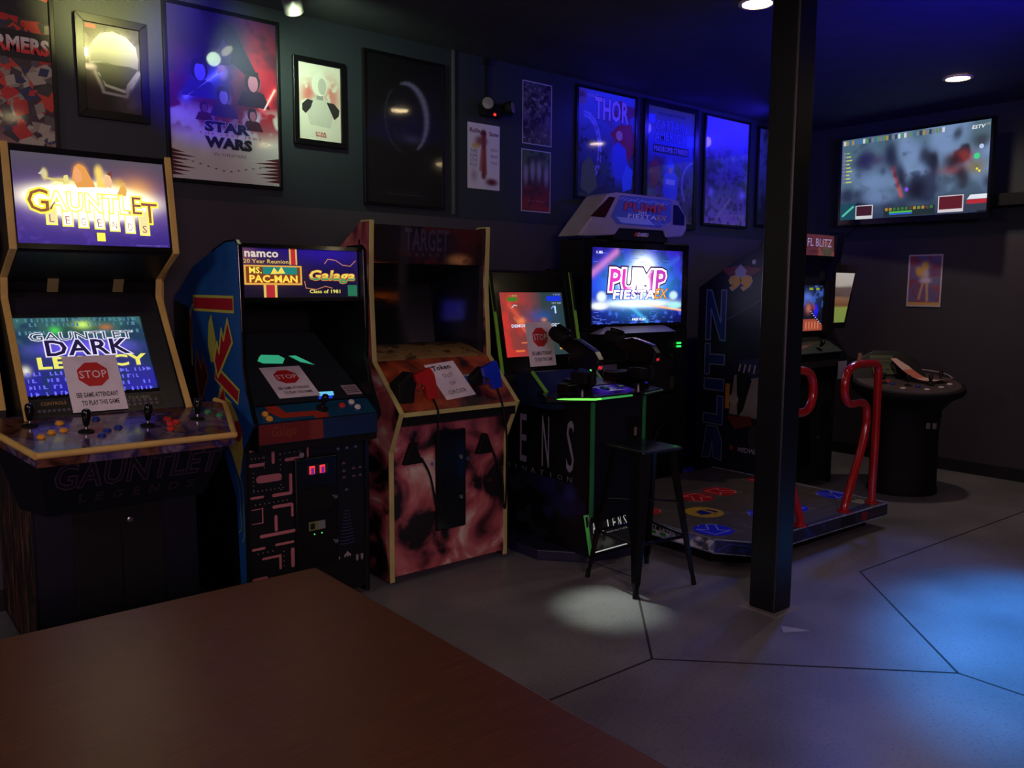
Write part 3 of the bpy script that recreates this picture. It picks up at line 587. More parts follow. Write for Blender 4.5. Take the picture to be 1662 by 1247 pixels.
LU, LV = u.length, v.length
slab(m, p0, uu, vv, nn, -bz, 0, -.05, LV + bz, -.05, .006); slab(m, p0, uu, vv, nn, LU, LU + bz, -.05, LV + bz, -.05, .006)
slab(m, p0, uu, vv, nn, 0, LU, -.05, 0, -.05, .006); slab(m, p0, uu, vv, nn, 0, LU, LV, LV + bz, -.05, .006); slab(m, p0, uu, vv, nn, 0, LU, 0, LV, -.05, -.001)
m.build('casing', BLACKG, t)
mb = MB(); mb.box((7.40, 3.3, 2.45), (XW, 3.36, 2.51)); mb.box((7.66, 3.1, 2.3), (XW, 3.6, 2.7)); mb.build('wall_bracket', BLACKM, t)
tag(MB().tube(smoothpath([(7.6, 4.0, 2.22), (7.66, 4.2, 2.1), (7.68, 4.35, 1.98), (7.69, 4.5, 1.8)]), .004, 6).build('television_cable', BLACKM, org=(7.6, 4, 2.22)), 'thin cable drooping from the television towards the corner', 'cable')
# ledge by the television (the collectible standing on it is left out)
tag(MB().box((7.5, 2.05, 2.30), (XW, 2.83, 2.40)).build('wall_shelf', BLACKM, org=(7.6, 2.4, 2.3), bevel=.004), 'black box shelf at the right edge beside the television', 'shelf')
tag(MB().box((7.13 + .55, 4.05, 2.93), (XW, 4.10, 2.96)).build('wall_sensor', P('grey_plastic', (130, 120, 130), .5), org=(7.7, 4.07, 2.93)), 'tiny grey sensor high on the right wall beside the column', 'sensor')

# ================================================================ shared cabinet parts
def joystick(parent, x, y, z, tilt=0, h=.085, mat=BLACKG, fat=True):
    M = Matrix.Rotation(tilt, 4, 'X')
    base = MB().lathe([(.03, 0), (.028, .004), (.012, .008), (.007, .012)], (x, y, z), 20, M).build('joystick', BLACKM, parent, smooth=True)
    MB().lathe([(.006, .008), (.006, .028)], (x, y, z), 12, M).build('shaft', STEEL, base, smooth=True)
    pr = [(.007, .024), (.011, .03), (.016, h * .6), (.018, h * .75), (.016, h * .93), (.009, h)] if fat else [(.006, .05), (.014, .055), (.018, .068), (.014, .082), (.004, .086)]
    MB().lathe(pr, (x, y, z), 20, M).build('grip', mat, base, smooth=True)
    return base
def button(parent, x, y, z, mat, tilt=0, r=.0135, name='button'):
    M = Matrix.Rotation(tilt, 4, 'X')
    return MB().lathe([(r * 1.25, 0), (r * 1.25, .003), (r, .005), (r * .98, .010), (r * .7, .0115)], (x, y, z), 16, M).build(name, mat, parent, smooth=True)
BTN_Y = P('yellow_button', (226, 160, 50), .3); BTN_B = P('blue_button', (30, 50, 140), .3); BTN_R = P('red_button', (200, 50, 40), .3); BTN_W = P('white_button', (210, 205, 200), .3); BTN_G = P('green_button', (60, 140, 90), .3)

def stop_art():
    a = Art(.216, .279, (232, 222, 232), n=20); a.noise(3, (206, 198, 206), .5, .3, .6, 8)
    k = math.pi / 8; R = .3
    a.poly([(.5 + R * math.cos(k + j * PI / 4), .66 + R * .216 / .279 * math.sin(k + j * PI / 4)) for j in range(8)], (196, 34, 40), 1)
    a.text('STOP', .25, .59, .75, .73, (232, 214, 218), layer=2, bold=.01)
    a.text('SEE GAME ATTENDANT', .12, .25, .88, .335, (20, 16, 22), layer=2, bold=.022); a.text('TO PLAY THIS GAME', .19, .11, .87, .195, (20, 16, 22), layer=2, bold=.022); return a

# ================================================================ 1. four-player cabinet, far left
g = thing('arcade_cabinet', 'four-player arcade cabinet with yellow edge trim and glowing purple marquee, leftmost', 'arcade machine', (.93, 4.0, 0))
XL, XR = .60, 1.262
prof = [(4.6, 0.02), (4.6, 1.9), (4.35, 2.175), (3.93, 2.175), (3.86, 1.75), (4.12, 1.64), (4.14, 1.55), (3.765, 1.06), (3.765, .9), (3.765, .02)]
for x0, x1 in ((XL, XL + .026), (XR - .026, XR)):
    MB().prism(prof, x0, x1).build('side_panel', BLACK, g)
    MB().strip([(3.93, 2.178), (3.86, 1.75), (4.12, 1.64), (4.14, 1.55), (3.762, 1.06)], x0 - .001, x1 + .001, .012).build('edge_trim', YELLOW, g, bevel=.003)
# outer wings just outside each side
for x0, x1 in ((XL - .05, XL - .028), (XR + .028, XR + .05)):
    MB().prism([(4.58, .95), (4.58, 1.9), (4.14, 1.87), (4.06, 1.76), (4.26, 1.63), (4.27, 1.53), (4.0, 1.08), (4.0, .95)], x0, x1).build('outer_wing', BLACK, g)
    MB().strip([(4.14, 1.87), (4.06, 1.76), (4.26, 1.63), (4.27, 1.53), (4.0, 1.08)], x0 - .001, x1 + .001, .012).build('edge_trim', YELLOW, g, bevel=.003)
    MB().box((min(x0, XL - .03), 4.3, 1.0), (max(x1, XL), 4.5, 1.85) if x0 < XL else (x1, 4.5, 1.85)).build('wing_spacer', BLACKM, g) if x0 < XL else MB().box((XR, 4.3, 1.0), (x0 + .002, 4.5, 1.85)).build('wing_spacer', BLACKM, g)
m = MB(); m.prism([(4.58, .05), (4.58, 1.9), (4.34, 2.16), (3.97, 2.16), (3.90, 1.745), (4.15, 1.62), (4.19, 1.57), (4.16, 1.50), (3.80, 1.06), (3.80, .05)], XL + .026, XR - .026)
m.build('cabinet_body', BLACKM, g)
# marquee
vvec = Vector((0, .066, .395)); a = Art(.61, .40, (70, 60, 90), n=150)
a.grad([(0, (54, 36, 130)), (.4, (64, 46, 126)), (.75, (74, 62, 92)), (1, (84, 78, 90))]).noise(14, (110, 80, 190), .6, .2, .5, 2, np.clip((.35 - a.Y) * 5, 0, 1))
a.blob(.5, .46, .42, .2, (190, 150, 220), .9).blob(.8, .64, .09, .1, (255, 190, 90), 1, 2).blob(.8, .64, .16, .18, (200, 120, 90), .5)
for cx, cy, rx, ry, c in ((.36, .6, .1, .1, (255, 220, 80)), (.43, .78, .05, .1, (235, 150, 70)), (.5, .62, .14, .08, (255, 235, 120)), (.58, .68, .06, .12, (250, 220, 170)), (.68, .66, .05, .09, (220, 170, 80)), (.3, .66, .06, .05, (240, 220, 120)), (.2, .74, .02, .06, (240, 220, 130)), (.55, .8, .03, .08, (255, 215, 110)), (.62, .76, .02, .06, (120, 60, 40))): a.blob(cx, cy, rx, ry, c, .95, 4)
a.blob(.48, .5, .32, .12, (620, 600, 480), 1, 2.6).blob(.5, .38, .25, .09, (420, 410, 390), .9, 3).noise(22, (90, 60, 170), .62, .08, .5, 7, np.clip((.3 - a.Y) * 8, 0, 1))
hot = lambda x, y: (420, 410, 390) if .25 < x < .72 else ((150, 90, 60) if x < .3 else (150, 80, 80))
for pts, c_ in (([(.40, .62), (.37, .72), (.39, .84), (.42, .88), (.46, .85), (.5, .72), (.52, .64)], (235, 160, 80)), ([(.385, .66), (.385, .8), (.405, .84), (.43, .8), (.44, .7)], (245, 170, 110)), ([(.53, .64), (.54, .86), (.555, .8), (.58, .7), (.6, .64)], (255, 220, 110)), ([(.58, .66), (.585, .78), (.62, .8), (.635, .72), (.625, .64)], (250, 200, 150)), ([(.66, .58), (.70, .70), (.715, .72), (.73, .62), (.72, .56)], (240, 180, 90)), ([(.31, .64), (.32, .74), (.345, .75), (.355, .66)], (240, 225, 140)), ([(.2, .69), (.21, .71), (.32, .69), (.32, .665)], (225, 205, 120)), ([(.16, .74), (.2, .80), (.205, .72)], (210, 200, 170)), ([(.6, .79), (.64, .83), (.63, .77)], (120, 60, 50))): a.poly(pts, c_, .8)
def legend_drop(x, y0, ch):
    wh = .25 < x < .75; a.rect(x - .036, y0, x + .036, .40, (300, 285, 110), 1.2); a.rect(x - .027, y0 + .015, x + .027, .4, (380, 370, 300) if wh else (250, 235, 170), 1.6); a.text(ch, x - .015, y0 + .03, x + .015, y0 + .11, (170, 90, 90), layer=3)
for x, y0, ch in zip((.22, .32, .42, .525, .625, .73, .83), (.21, .20, .19, .185, .17, .155, .14), 'LEGENDS'): legend_drop(x, y0, ch)
a.rect(.5, .06, .555, .15, (280, 260, 90), 1.2)
a.text('G', .08, .34, .21, .58, hot, out=(290, 270, 80), ow=.06, layer=4); a.text('AUNTLE', .21, .37, .82, .56, hot, out=(300, 285, 110), ow=.07, layer=4); a.text('T', .82, .28, .93, .50, hot, out=(290, 270, 80), ow=.06, layer=4)
a.text('midway games west inc. all rights reserved', .76, .025, .98, .035, (180, 160, 210), layer=3)
a.place('marquee', (XL + .033, 3.877, 1.768), (XR - XL - .066, 0, 0), vvec, g, attr_mat('marquee_glow', emit=1.0, rough=.3, glow_only=True))
m = MB()
for (x0, x1, z0, z1) in ((XL + .026, XL + .034, 1.755, 2.17), (XR - .034, XR - .026, 1.755, 2.17)):
    m.prism([(3.885, z0), (3.865, z0), (3.935, z1), (3.955, z1)], x0, x1)
m.strip([(3.935, 2.17), (3.937, 2.145)], XL + .026, XR - .026, .012); m.strip([(3.868, 1.75), (3.872, 1.772)], XL + .026, XR - .026, .012)
m.build('marquee_retainer', BLACKG, g)
# speaker grille panel under the marquee and yellow stickers
m = MB(); m.strip([(3.885, 1.742), (4.14, 1.625)], XL + .03, XR - .03, .008); m.build('speaker_panel', BLACK, g)
for x in (.80, 1.07):
    MB().strip([(4.112, 1.637), (4.136, 1.600), (4.15, 1.575)], x - .022, x + .022, .003).build('sticker', P('old_sticker', (120, 104, 60), .5), g)
# monitor surround and screen
dY, dZ = .77, 1.0; yb = lambda z: 3.862 + (z - 1.135) * .769
a = Art(.58, .5, (16, 16, 22), n=12); 
x0s, x1s, z0s, z1s = .63, 1.15, 1.135, 1.462
m = MB()
for (xa, xb, za, zb) in ((XL + .026, x0s, 1.065, 1.55), (x1s, XR - .026, 1.065, 1.55), (x0s, x1s, 1.065, z0s), (x0s, x1s, z1s, 1.55)):
    m.add([(xa, yb(za) - .02, za), (xb, yb(za) - .02, za), (xb, yb(zb) - .02, zb), (xa, yb(zb) - .02, zb), (xa, yb(za) + .03, za), (xb, yb(za) + .03, za), (xb, yb(zb) + .03, zb), (xa, yb(zb) + .03, zb)],
          [(0, 1, 2, 3), (7, 6, 5, 4), (0, 4, 5, 1), (1, 5, 6, 2), (2, 6, 7, 3), (3, 7, 4, 0)])
m.build('monitor_bezel', P('bezel_charcoal', (30, 30, 38), .35), g)
a = Art(.52, .42, (30, 50, 130), n=130)
a.grad([(0, (34, 26, 170)), (.45, (44, 50, 110)), (.75, (50, 84, 104)), (1, (56, 104, 104))]).noise(6, (26, 50, 84), .5, .15, .8, 101).blob(.5, .85, .3, .12, (50, 90, 60), .7).blob(.52, .9, .06, .05, (210, 250, 120), 1).blob(.3, .83, .04, .05, (80, 220, 90), .9).blob(.7, .86, .05, .04, (200, 120, 60), .7)
a.blob(.5, .6, .36, .10, (110, 90, 250), .9, 3).blob(.03, .34, .03, .05, (255, 250, 230), .8)
rr = random.Random(11)
for row, yy in enumerate((.03, .11, .19, .27, .78, .88, .94)):
    x = .03
    while x < .95:
        wv = .015 + rr.random() * .02
        if rr.random() < .75:
            c = (110, 110, 250) if row < 4 else (80, 130, 150); a.rect(x, yy, x + wv * .45, yy + .045, c, .6)
            if rr.random() < .6: a.rect(x, yy + (.035 if rr.random() < .5 else 0), x + wv, yy + (.045 if rr.random() < .5 else .01) + (.0), c, .6)
        x += wv + .012
a.text('GAUNTLET', .1, .70, .9, .80, (60, 66, 90), out=(235, 240, 255), ow=.05, layer=3); a.text('DARK', .2, .50, .85, .70, (30, 22, 64), out=(235, 225, 255), ow=.045, layer=5, bold=.02); a.text('LEGACY', .12, .34, .97, .49, (240, 235, 110), layer=5, bold=.03)
a.place('screen', (x0s, yb(z0s), z0s), (x1s - x0s, 0, 0), (0, yb(z1s) - yb(z0s), z1s - z0s), g, SCREEN)
a = Art(.5, .05, (14, 14, 20), n=40)
for k in range(3):
    for j in range(8): a.rect(.05 + j * .035 if k < 1 else .62 + j * .045, .2 + .3 * (k % 2), .07 + j * .035 if k < 1 else .645 + j * .045, .4 + .3 * (k % 2), (90, 80, 110), 1)
a.text('CONTROLS', .08, .7, .26, .95, (190, 150, 90)); a.text('CHOOSE YOUR HERO', .6, .7, .9, .95, (150, 150, 130))
a.place('instruction_strip', (x0s, yb(1.075) - .0225, 1.075), (x1s - x0s, 0, 0), (0, .769 * .05, .05), g, GLOSSP)
# control deck
zd = lambda y: .99 + (y - 3.38) * .184
deck = [(.568, 3.38), (1.302, 3.38), (1.42, 3.79), (1.37, 3.83), (.50, 3.83), (.45, 3.79)]
n = len(deck); vs = [(x, y, zd(y)) for x, y in deck] + [(x, y, zd(y) - .05) for x, y in deck]
MB().add(vs, [tuple(range(n)), tuple(range(n, 2 * n))[::-1]] + [(i, n + i, n + (i + 1) % n, (i + 1) % n) for i in range(n)]).build('control_deck', ramp_mat('deck_artwork', [(.0, (16, 12, 14)), (.34, (44, 22, 14)), (.43, (104, 62, 48)), (.5, (30, 26, 74)), (.57, (110, 88, 110)), (.66, (50, 40, 90)), (.8, (150, 130, 120))], 6.5, .22, coat=.5), g)
m = MB(); pts = [(.47, 3.86), (.45, 3.79), (.568, 3.38), (1.302, 3.38), (1.42, 3.79), (1.40, 3.86)]
for (a0, b0) in zip(pts[:-1], pts[1:]): m.tube([(*a0, zd(a0[1]) - .006), (*b0, zd(b0[1]) - .006)], .0135, 10)
m.build('deck_edge_trim', YELLOW, g, smooth=True)
m = MB(); apr = [(.575, 3.39), (1.295, 3.39), (1.40, 3.80), (.47, 3.80)]; bot = [(.63, 3.60), (1.24, 3.60), (1.30, 3.80), (.57, 3.80)]
m.add([(x, y, zd(y) - .02) for x, y in apr] + [(x, y, .70) for x, y in bot], [(0, 4, 5, 1), (1, 5, 6, 2), (3, 7, 4, 0), (2, 6, 7, 3), (4, 7, 6, 5), (0, 1, 2, 3)])
m.build('deck_apron', P('navy_black_apron', (9, 8, 24), .5, spec=.3), g)
a = Art(.6, .22); cc = (70, 48, 70)
a.text('GAUNTLET', .06, .45, .97, .86, (20, 16, 36), out=cc, ow=.035); a.text('L  E  G  E  N  D  S', .2, .18, .85, .32, (20, 16, 36), out=(70, 56, 66), ow=.03)
tt = Vector((0, 3.60, .70)); tb = Vector((0, 3.39, .972)); vd = (tb - tt); 
a.place('apron_title', (.60, tt.y - .003, tt.z + .0), (.68, 0, 0), (0, vd.y, vd.z), g, VINYL, step=.0008)
ti = math.atan(.184)
for x, y in ((.607, 3.70), (.781, 3.575), (1.015, 3.578), (1.227, 3.60)): joystick(g, x, y, zd(y), ti, .095)
for (x, y), mt in zip(((.712, 3.70), (.664, 3.60), (.707, 3.61), (.62, 3.56), (.822, 3.51), (.854, 3.56), (.902, 3.585), (.85, 3.715), (1.104, 3.57), (1.13, 3.585), (1.085, 3.51), (1.11, 3.63), (1.33, 3.62), (1.3, 3.68), (1.27, 3.73)), [BTN_Y] * 4 + [BTN_B] * 4 + [BTN_R] * 4 + [BTN_G] * 3): button(g, x, y, zd(y), mt, ti)
# lower body
m = MB().box((XL + .01, 3.75, .06), (XR - .01, 3.80, .75)); m.build('front_panel', P('navy_front', (7, 5, 24), .5, spec=.3), g)
MB().box((.75, 3.742, .12), (1.11, 3.752, .66)).build('coin_door', BLACKM, g, bevel=.004)
MB().lathe([(.012, 0), (.012, .008), (.006, .01)], (.97, 3.741, .60), 16, Matrix.Rotation(PI / 2, 4, 'X')).build('coin_door_lock', STEEL, g, smooth=True)
MB().box((.93, 3.738, .16), (.934, 3.743, .58)).build('door_seam', BLACKG, g)
MB().box((XL - .004, 3.752, .05), (XL - .001, 4.55, .95)).build('side_artwork', ramp_mat('side_art', [(.0, (8, 8, 8)), (.5, (20, 16, 14)), (.6, (96, 46, 24)), (.66, (110, 80, 70)), (.75, (30, 24, 20))], 5, .5, stretch=(1, 6, 1)), g)
# paper sign on its screen
tag(stop_art().place('paper_sign', (.782, yb(1.076) - .03, 1.076), (.216, 0, 0), (0, .169, .222), None, PRINT, thick=.001, step=.0004), 'white paper stop sign taped over the leftmost lit screen', 'sign', 'paper stop signs taped to machines')

# ================================================================ 2. blue maze-game cabinet
c = thing('arcade_cabinet', 'blue-sided arcade cabinet with red bars and an unlit black screen, second from left', 'arcade machine', (1.795, 4.1, 0))
XL, XR = 1.468, 2.125
prof = [(4.6, .02), (4.6, 1.55), (4.48, 1.60), (4.30, 1.70), (4.03, 1.77), (3.85, 1.81), (3.73, 1.812), (3.70, 1.79), (3.69, 1.55), (3.685, 1.40), (3.69, 1.25), (3.655, 1.13), (3.575, .99), (3.575, .97), (3.70, .84), (3.71, .02)]
BLUE = P('blue_side_laminate', (28, 84, 156), .4)
MB().prism(prof, XL, XL + .02).build('side_panel', BLUE, c, label='bright blue side panel')
MB().prism(prof, XR - .02, XR).build('side_panel', BLACK, c)
fr = smoothpath([(0, *p) for p in prof[4:]], 3); fr = [(p[1], p[2]) for p in fr]
for x0 in (XL, XR - .02): MB().strip(prof[4:], x0 - .001, x0 + .021, .01).build('edge_trim', BLACKG, c, bevel=.003)
MB().prism([(4.58, .05), (4.58, 1.54), (4.30, 1.68), (4.03, 1.75), (3.85, 1.795), (3.76, 1.795), (3.75, 1.54), (4.32, 1.50), (4.30, 1.33), (3.70, 1.0), (3.60, .975), (3.60, .96), (3.73, .84), (3.73, .05)], XL + .02, XR - .02).build('cabinet_body', BLACKM, c)
# side art
y0 = 4.6; a = Art(1, 1); yl = (196, 196, 90); rd = (170, 26, 46); mr = (84, 36, 30)
def sp(y, z): return (y0 - y, z)
def bar(p, q, wd=.07):
    a.stroke([sp(*p), sp(*q)], wd + .026, yl, 1); a.stroke([sp(*p), sp(*q)], wd, rd, 2)
bar((4.27, 1.52), (3.79, 1.52), .055); bar((4.0, 1.18), (3.76, 1.10), .055); a.stroke([sp(4.31, 1.51), sp(4.345, 1.47), sp(4.345, 1.2)], .012, yl, 1)
def zig(pts, off=.014, col=rd):
    P_ = [Vector(p) for p in pts]; ctr = sum(P_, Vector((0, 0))) / len(P_)
    for i, p in enumerate(P_): a.stroke([sp(*P_[i]), sp(*P_[(i + 1) % len(P_)])], .016, yl if col == rd else (130, 90, 60), 2.4)
    a.poly([sp(*p) for p in P_], col, 2)
zig([(4.03, 1.245), (3.985, 1.335), (3.965, 1.285), (3.925, 1.40), (3.90, 1.35), (3.845, 1.45), (3.79, 1.345), (3.99, 1.165)])
zig([(4.30, 1.18), (4.27, 1.28), (4.22, 1.19), (4.18, 1.25), (4.12, 1.16), (4.22, 1.03), (4.26, 1.05)], col=mr); zig([(4.36, 1.42), (4.325, 1.46), (4.325, 1.33), (4.35, 1.29)], col=mr)
a.poly([sp(4.09, 1.43), sp(4.05, 1.52 - .05), sp(4.03, 1.42), sp(4.0, 1.34), sp(4.02, 1.24), sp(4.08, 1.23), sp(4.11, 1.32)][::-1], (176, 180, 80), 1)
# large rounded yellow and red abstract swirl low on the side
sw = [(3.98, 1.1), (3.93, 1.16), (3.9, 1.08), (3.83, 1.06), (3.76, 1.0), (3.71, .93), (3.70, .84), (3.725, .78), (3.75, .7), (3.83, .8), (3.9, .86), (3.97, .92), (4.04, .99)]
a.poly([sp(*p) for p in sw], (190, 186, 84), 1.5); a.poly([sp(3.95, 1.09), sp(3.92, 1.12), sp(3.9, 1.06), sp(3.94, 1.0), sp(3.99, .98), sp(4.0, 1.02)], rd, 2.5)
a.disc(.84, .93, .05, (160, 30, 44), 2.5); a.disc(.70, .96, .04, (150, 130, 60), 2.5); a.stroke([sp(3.75, .72), sp(3.715, .66), sp(3.715, .44), sp(3.74, .40)], .008, (120, 160, 120), 2)
a.stroke([sp(3.80, .72), sp(3.76, .64), sp(3.75, .46), sp(3.78, .44)], .006, (120, 160, 120), 2)
# dark rear field of the side art
a.poly([sp(4.6, .02), sp(3.78, .02), sp(3.80, .6), sp(4.05, .95), sp(4.3, 1.1), sp(4.38, 1.5), sp(4.6, 1.53)], (10, 12, 22), .5)
a.place('side_decal', (XL - .002, y0, 0), (0, -1, 0), (0, 0, 1), c, VINYL, step=.0005)
# marquee
a = Art(.6, .235, (24, 18, 70), n=120)
a.grad([(0, (18, 14, 30)), (.5, (22, 14, 60)), (1, (30, 16, 92))]).blob(.7, .95, .3, .2, (40, 20, 150), .8).blob(.05, .85, .08, .2, (120, 70, 90), .8).blob(.25, .5, .2, .25, (110, 70, 40), .5)
a.rect(.4, .68, .465, 1, (220, 190, 90)); a.rect(.413, .68, .452, 1, (190, 40, 50), 1.5); a.rect(.18, .0, .29, .3, (220, 190, 90)); a.rect(.2, .0, .27, .3, (180, 40, 50), 1.5)
a.rect(.03, .26, .5, .66, (230, 170, 70), 1.8); a.rect(.045, .3, .485, .63, (120, 60, 30), 2.2); a.rect(.18, .48, .46, .63, (30, 130, 120), 2.4)
a.text('MS.', .07, .49, .17, .62, (250, 230, 90), layer=4, bold=.03); a.text('PAC-MAN', .07, .31, .46, .46, (255, 225, 80), out=(220, 110, 50), ow=.03, layer=5, bold=.03)
a.poly([(.24, .48), (.27, .62), (.30, .52), (.33, .64), (.36, .5)], (250, 220, 90), 3)
a.text('namco', .04, .82, .31, .94, (220, 205, 190), layer=4, bold=.03); a.text('20 Year Reunion', .03, .7, .39, .78, (225, 190, 90), layer=4, bold=.01)
gg = lambda x, y: (240, 220, 90) if y > .42 else (60, 150, 90)
a.text('Galaga', .56, .3, .97, .58, gg, out=(220, 120, 60), ow=.035, shear=.25, layer=5, bold=.02)
for pts in ([(.7, .72), (.73, .82), (.8, .8), (.86, .7), (.93, .68), (.98, .8)], [(.52, .34), (.53, .2), (.62, .17), (.7, .24), (.76, .2)]): a.stroke(pts, .004, (190, 120, 90), 3)
a.text('Class of 1981', .56, .09, .83, .17, (240, 225, 110), layer=4, bold=.02); a.rect(.9, .03, .985, .27, (36, 110, 80), 3)
a.place('marquee', (XL + .024, 3.735, 1.552), (XR - XL - .048, 0, 0), (0, .012, .228), c, attr_mat('marquee_glow', emit=1))
m = MB(); m.strip([(3.727, 1.552), (3.724, 1.535)], XL + .02, XR - .02, .01); m.strip([(3.738, 1.80), (3.735, 1.782)], XL + .02, XR - .02, .012); m.build('marquee_retainer', BLACKG, c)
# sloping glass over the monitor, with glowing teal and blue shapes put on the black screen
zz = lambda y: 1.052 + (y - 3.70) * .5417
a = Art(.6, .62, (5, 5, 7), n=30)
def pp(x, y): return ((x - (XL + .022)) / (XR - XL - .044), (y - 3.69) / (4.25 - 3.69))
def ov(col, *pts): a.poly([pp(*p) for p in pts], col, 1)
ov((52, 160, 120), (1.68, 4.02), (1.70, 4.0), (1.80, 3.99), (1.83, 4.03), (1.81, 4.06), (1.72, 4.07), (1.70, 4.05)); ov((52, 160, 120), (1.86, 4.05), (1.90, 3.995), (1.965, 3.965), (1.94, 4.0), (1.90, 4.05))
ov((20, 60, 220), (1.85, 3.70), (1.925, 3.70), (1.94, 3.722), (1.87, 3.725)); ov((110, 200, 240), (1.865, 3.722), (1.945, 3.72), (1.955, 3.75), (1.88, 3.753))
a.place('screen', (XL + .022, 3.69, zz(3.69) + .004), (XR - XL - .044, 0, 0), (0, .56, .56 * .5417), c, SCREEN)
MB().add([(XL + .021, 3.672, zz(3.672) + .009), (XR - .021, 3.672, zz(3.672) + .009), (XR - .021, 4.26, zz(4.26) + .009), (XL + .021, 4.26, zz(4.26) + .009), (XL + .021, 3.672, zz(3.672) + .012), (XR - .021, 3.672, zz(3.672) + .012), (XR - .021, 4.26, zz(4.26) + .012), (XL + .021, 4.26, zz(4.26) + .012)],
         [(3, 2, 1, 0), (4, 5, 6, 7), (0, 1, 5, 4), (1, 2, 6, 5), (2, 3, 7, 6), (3, 0, 4, 7)]).build('monitor_glass', glass('tinted_glass'), c)
a = Art(.1, .05, (170, 150, 160), n=6)
for k in range(4): a.rect(.08, .2 + k * .18, .9, .28 + k * .18, (70, 60, 70), 1)
a.place('instruction_card', (2.01, 3.70, zz(3.70) + .014), (.085, 0, 0), (0, .075, .04), c, PRINT)
# control panel
a = Art(.6, .12, (16, 64, 96), n=40); a.noise(5, (20, 74, 104), .5, .2, .6, 5)
a.poly([(.12, .98), (.22, .98), (.26, .5), (.5, .46), (.58, .3), (.58, 0), (.46, 0), (.46, .16), (.2, .2), (.13, .6)], (160, 50, 34), 1)
a.place('control_panel', (XL + .021, 3.58, .985), (XR - XL - .042, 0, 0), (0, .098, .062), c, GLOSSP, thick=.02)
a = Art(.6, .1, (14, 40, 76), n=30); a.rect(0, .02, .4, .98, (104, 26, 24)); a.rect(.4, .02, .52, .98, (120, 44, 34)); a.stroke([(.41, .02), (.41, .98)], .003, (60, 30, 40), 2); a.text('Galaga', .1, .2, .3, .85, (120, 60, 30), shear=.2, layer=2); a.noise(4, (10, 30, 60), .5, .2, .8, 6)
a.place('panel_front', (XL + .021, 3.572, .885), (XR - XL - .042, 0, 0), (0, .004, .095), c, VINYL, thick=.004)
MB().box((XL + .021, 3.58, .85), (XR - .021, 3.74, .985)).build('panel_box', BLACKM, c)
tt_ = math.atan(.06 / .098)
joystick(c, 1.835, 3.635, 1.018, tt_, .085)
for x, y, mt in ((1.545, 3.63, BTN_Y), (1.553, 3.60, BTN_Y), (1.945, 3.64, BTN_R), (2.005, 3.655, BTN_W), (2.02, 3.62, BTN_W)): button(c, x, y, .985 + (y - 3.58) * .633 + .001, mt, tt_, .013)
# front: generic pink bar maze, dots, small pixel craft
MB().box((XL + .02, 3.712, .05), (XR - .02, 3.74, .86)).build('front_panel', BLACKM, c)
a = Art(.6, .8, (8, 8, 12), n=12); pk = (184, 112, 116)
def hb(x0, y0_, x1, y1_, r=.012):
    a.rect(x0, y0_, x1, y1_, pk, 1); w_, h_ = (x1 - x0) * a.w, (y1_ - y0_) * a.h; r_ = min(w_, h_) / 2
    if w_ > h_: a.disc(x0, (y0_ + y1_) / 2, r_ / a.w, pk, 1, 12); a.disc(x1, (y0_ + y1_) / 2, r_ / a.w, pk, 1, 12)
    else: a.disc((x0 + x1) / 2, y0_, r_ / a.w, pk, 1, 12); a.disc((x0 + x1) / 2, y1_, r_ / a.w, pk, 1, 12)
for b_ in ((.02, .965, .5, .975), (.485, .87, .5, .97), (.19, .89, .215, .96), (.02, .875, .12, .895), (.31, .885, .41, .905), (.09, .775, .24, .82), (.33, .70, .355, .80), (.2, .68, .34, .70), (.02, .685, .11, .7), (.02, .62, .11, .625), (.1, .54, .11, .625), (.02, .535, .11, .54), (.2, .61, .34, .63), (.34, .55, .36, .62), (.2, .48, .225, .56), (.09, .445, .36, .465), (.02, .375, .11, .39), (.21, .38, .35, .395), (.1, .31, .24, .325), (.23, .24, .25, .32), (.33, .24, .36, .34), (.02, .19, .12, .21), (.2, .12, .35, .14), (.04, .08, .06, .16)): hb(*b_)
for k in range(60):
    ln = [(.03 + .03 * j, .925) for j in range(4)] + [(.13, .925 - .03 * j) for j in range(3)] + [(.26 + .04 * j, .935) for j in range(5)] + [(.26, .93 - .03 * j) for j in range(8)] + [(.04 + .034 * j, .73) for j in range(8)] + [(.04, .84 - .025 * j) for j in range(5)] + [(.05 + .037 * j, .65) for j in range(8)] + [(.06 + .04 * j, .355) for j in range(4)] + [(.27, .34 - .03 * j) for j in range(4)]
    if k < len(ln): a.rect(ln[k][0] - .004, ln[k][1] - .003, ln[k][0] + .004, ln[k][1] + .003, (150, 140, 130), 1)
a.disc(.44, .91, .022, (140, 140, 140), 2)
def craft(x, y, s_, col, layer=1):
    for i, row in enumerate(('00100', '01110', '11111', '10101')):
        for j, ch in enumerate(row):
            if ch == '1': a.rect(x + (j - 2.5) * s_, y - i * s_ * .75, x + (j - 1.5) * s_, y - (i - 1) * s_ * .75, col, layer)
for x, y in ((.73, .24), (.83, .245)): craft(x, y, .012, (150, 140, 140))
for x, y in ((.81, .83), (.81, .78), (.9, .79), (.98, .79), (.81, .74), (.9, .74), (.98, .74), (.83, .66)): craft(min(x, .96), y, .006, (110, 90, 90))
for x in (.76, .84, .92): a.disc(x, .92, .018, (30, 44, 60), 1); craft(x, .925, .005, (110, 120, 140), 2)
for k in range(11): yk = .52 - k * .021; a.stroke([(.83 - .02 - k * .005, yk), (.83, yk - .006), (.83 + .02 + k * .005, yk)], .003, (60, 74, 120), 1)
for x in (.92, .965): a.poly([(x - .012, .22), (x + .012, .22), (x + .012, .19), (x, .175), (x - .012, .19)], (130, 124, 124), 1)
a.place('front_artwork', (XL + .021, 3.7115, .05), (XR - XL - .042, 0, 0), (0, 0, .81), c, VINYL, step=.0005)
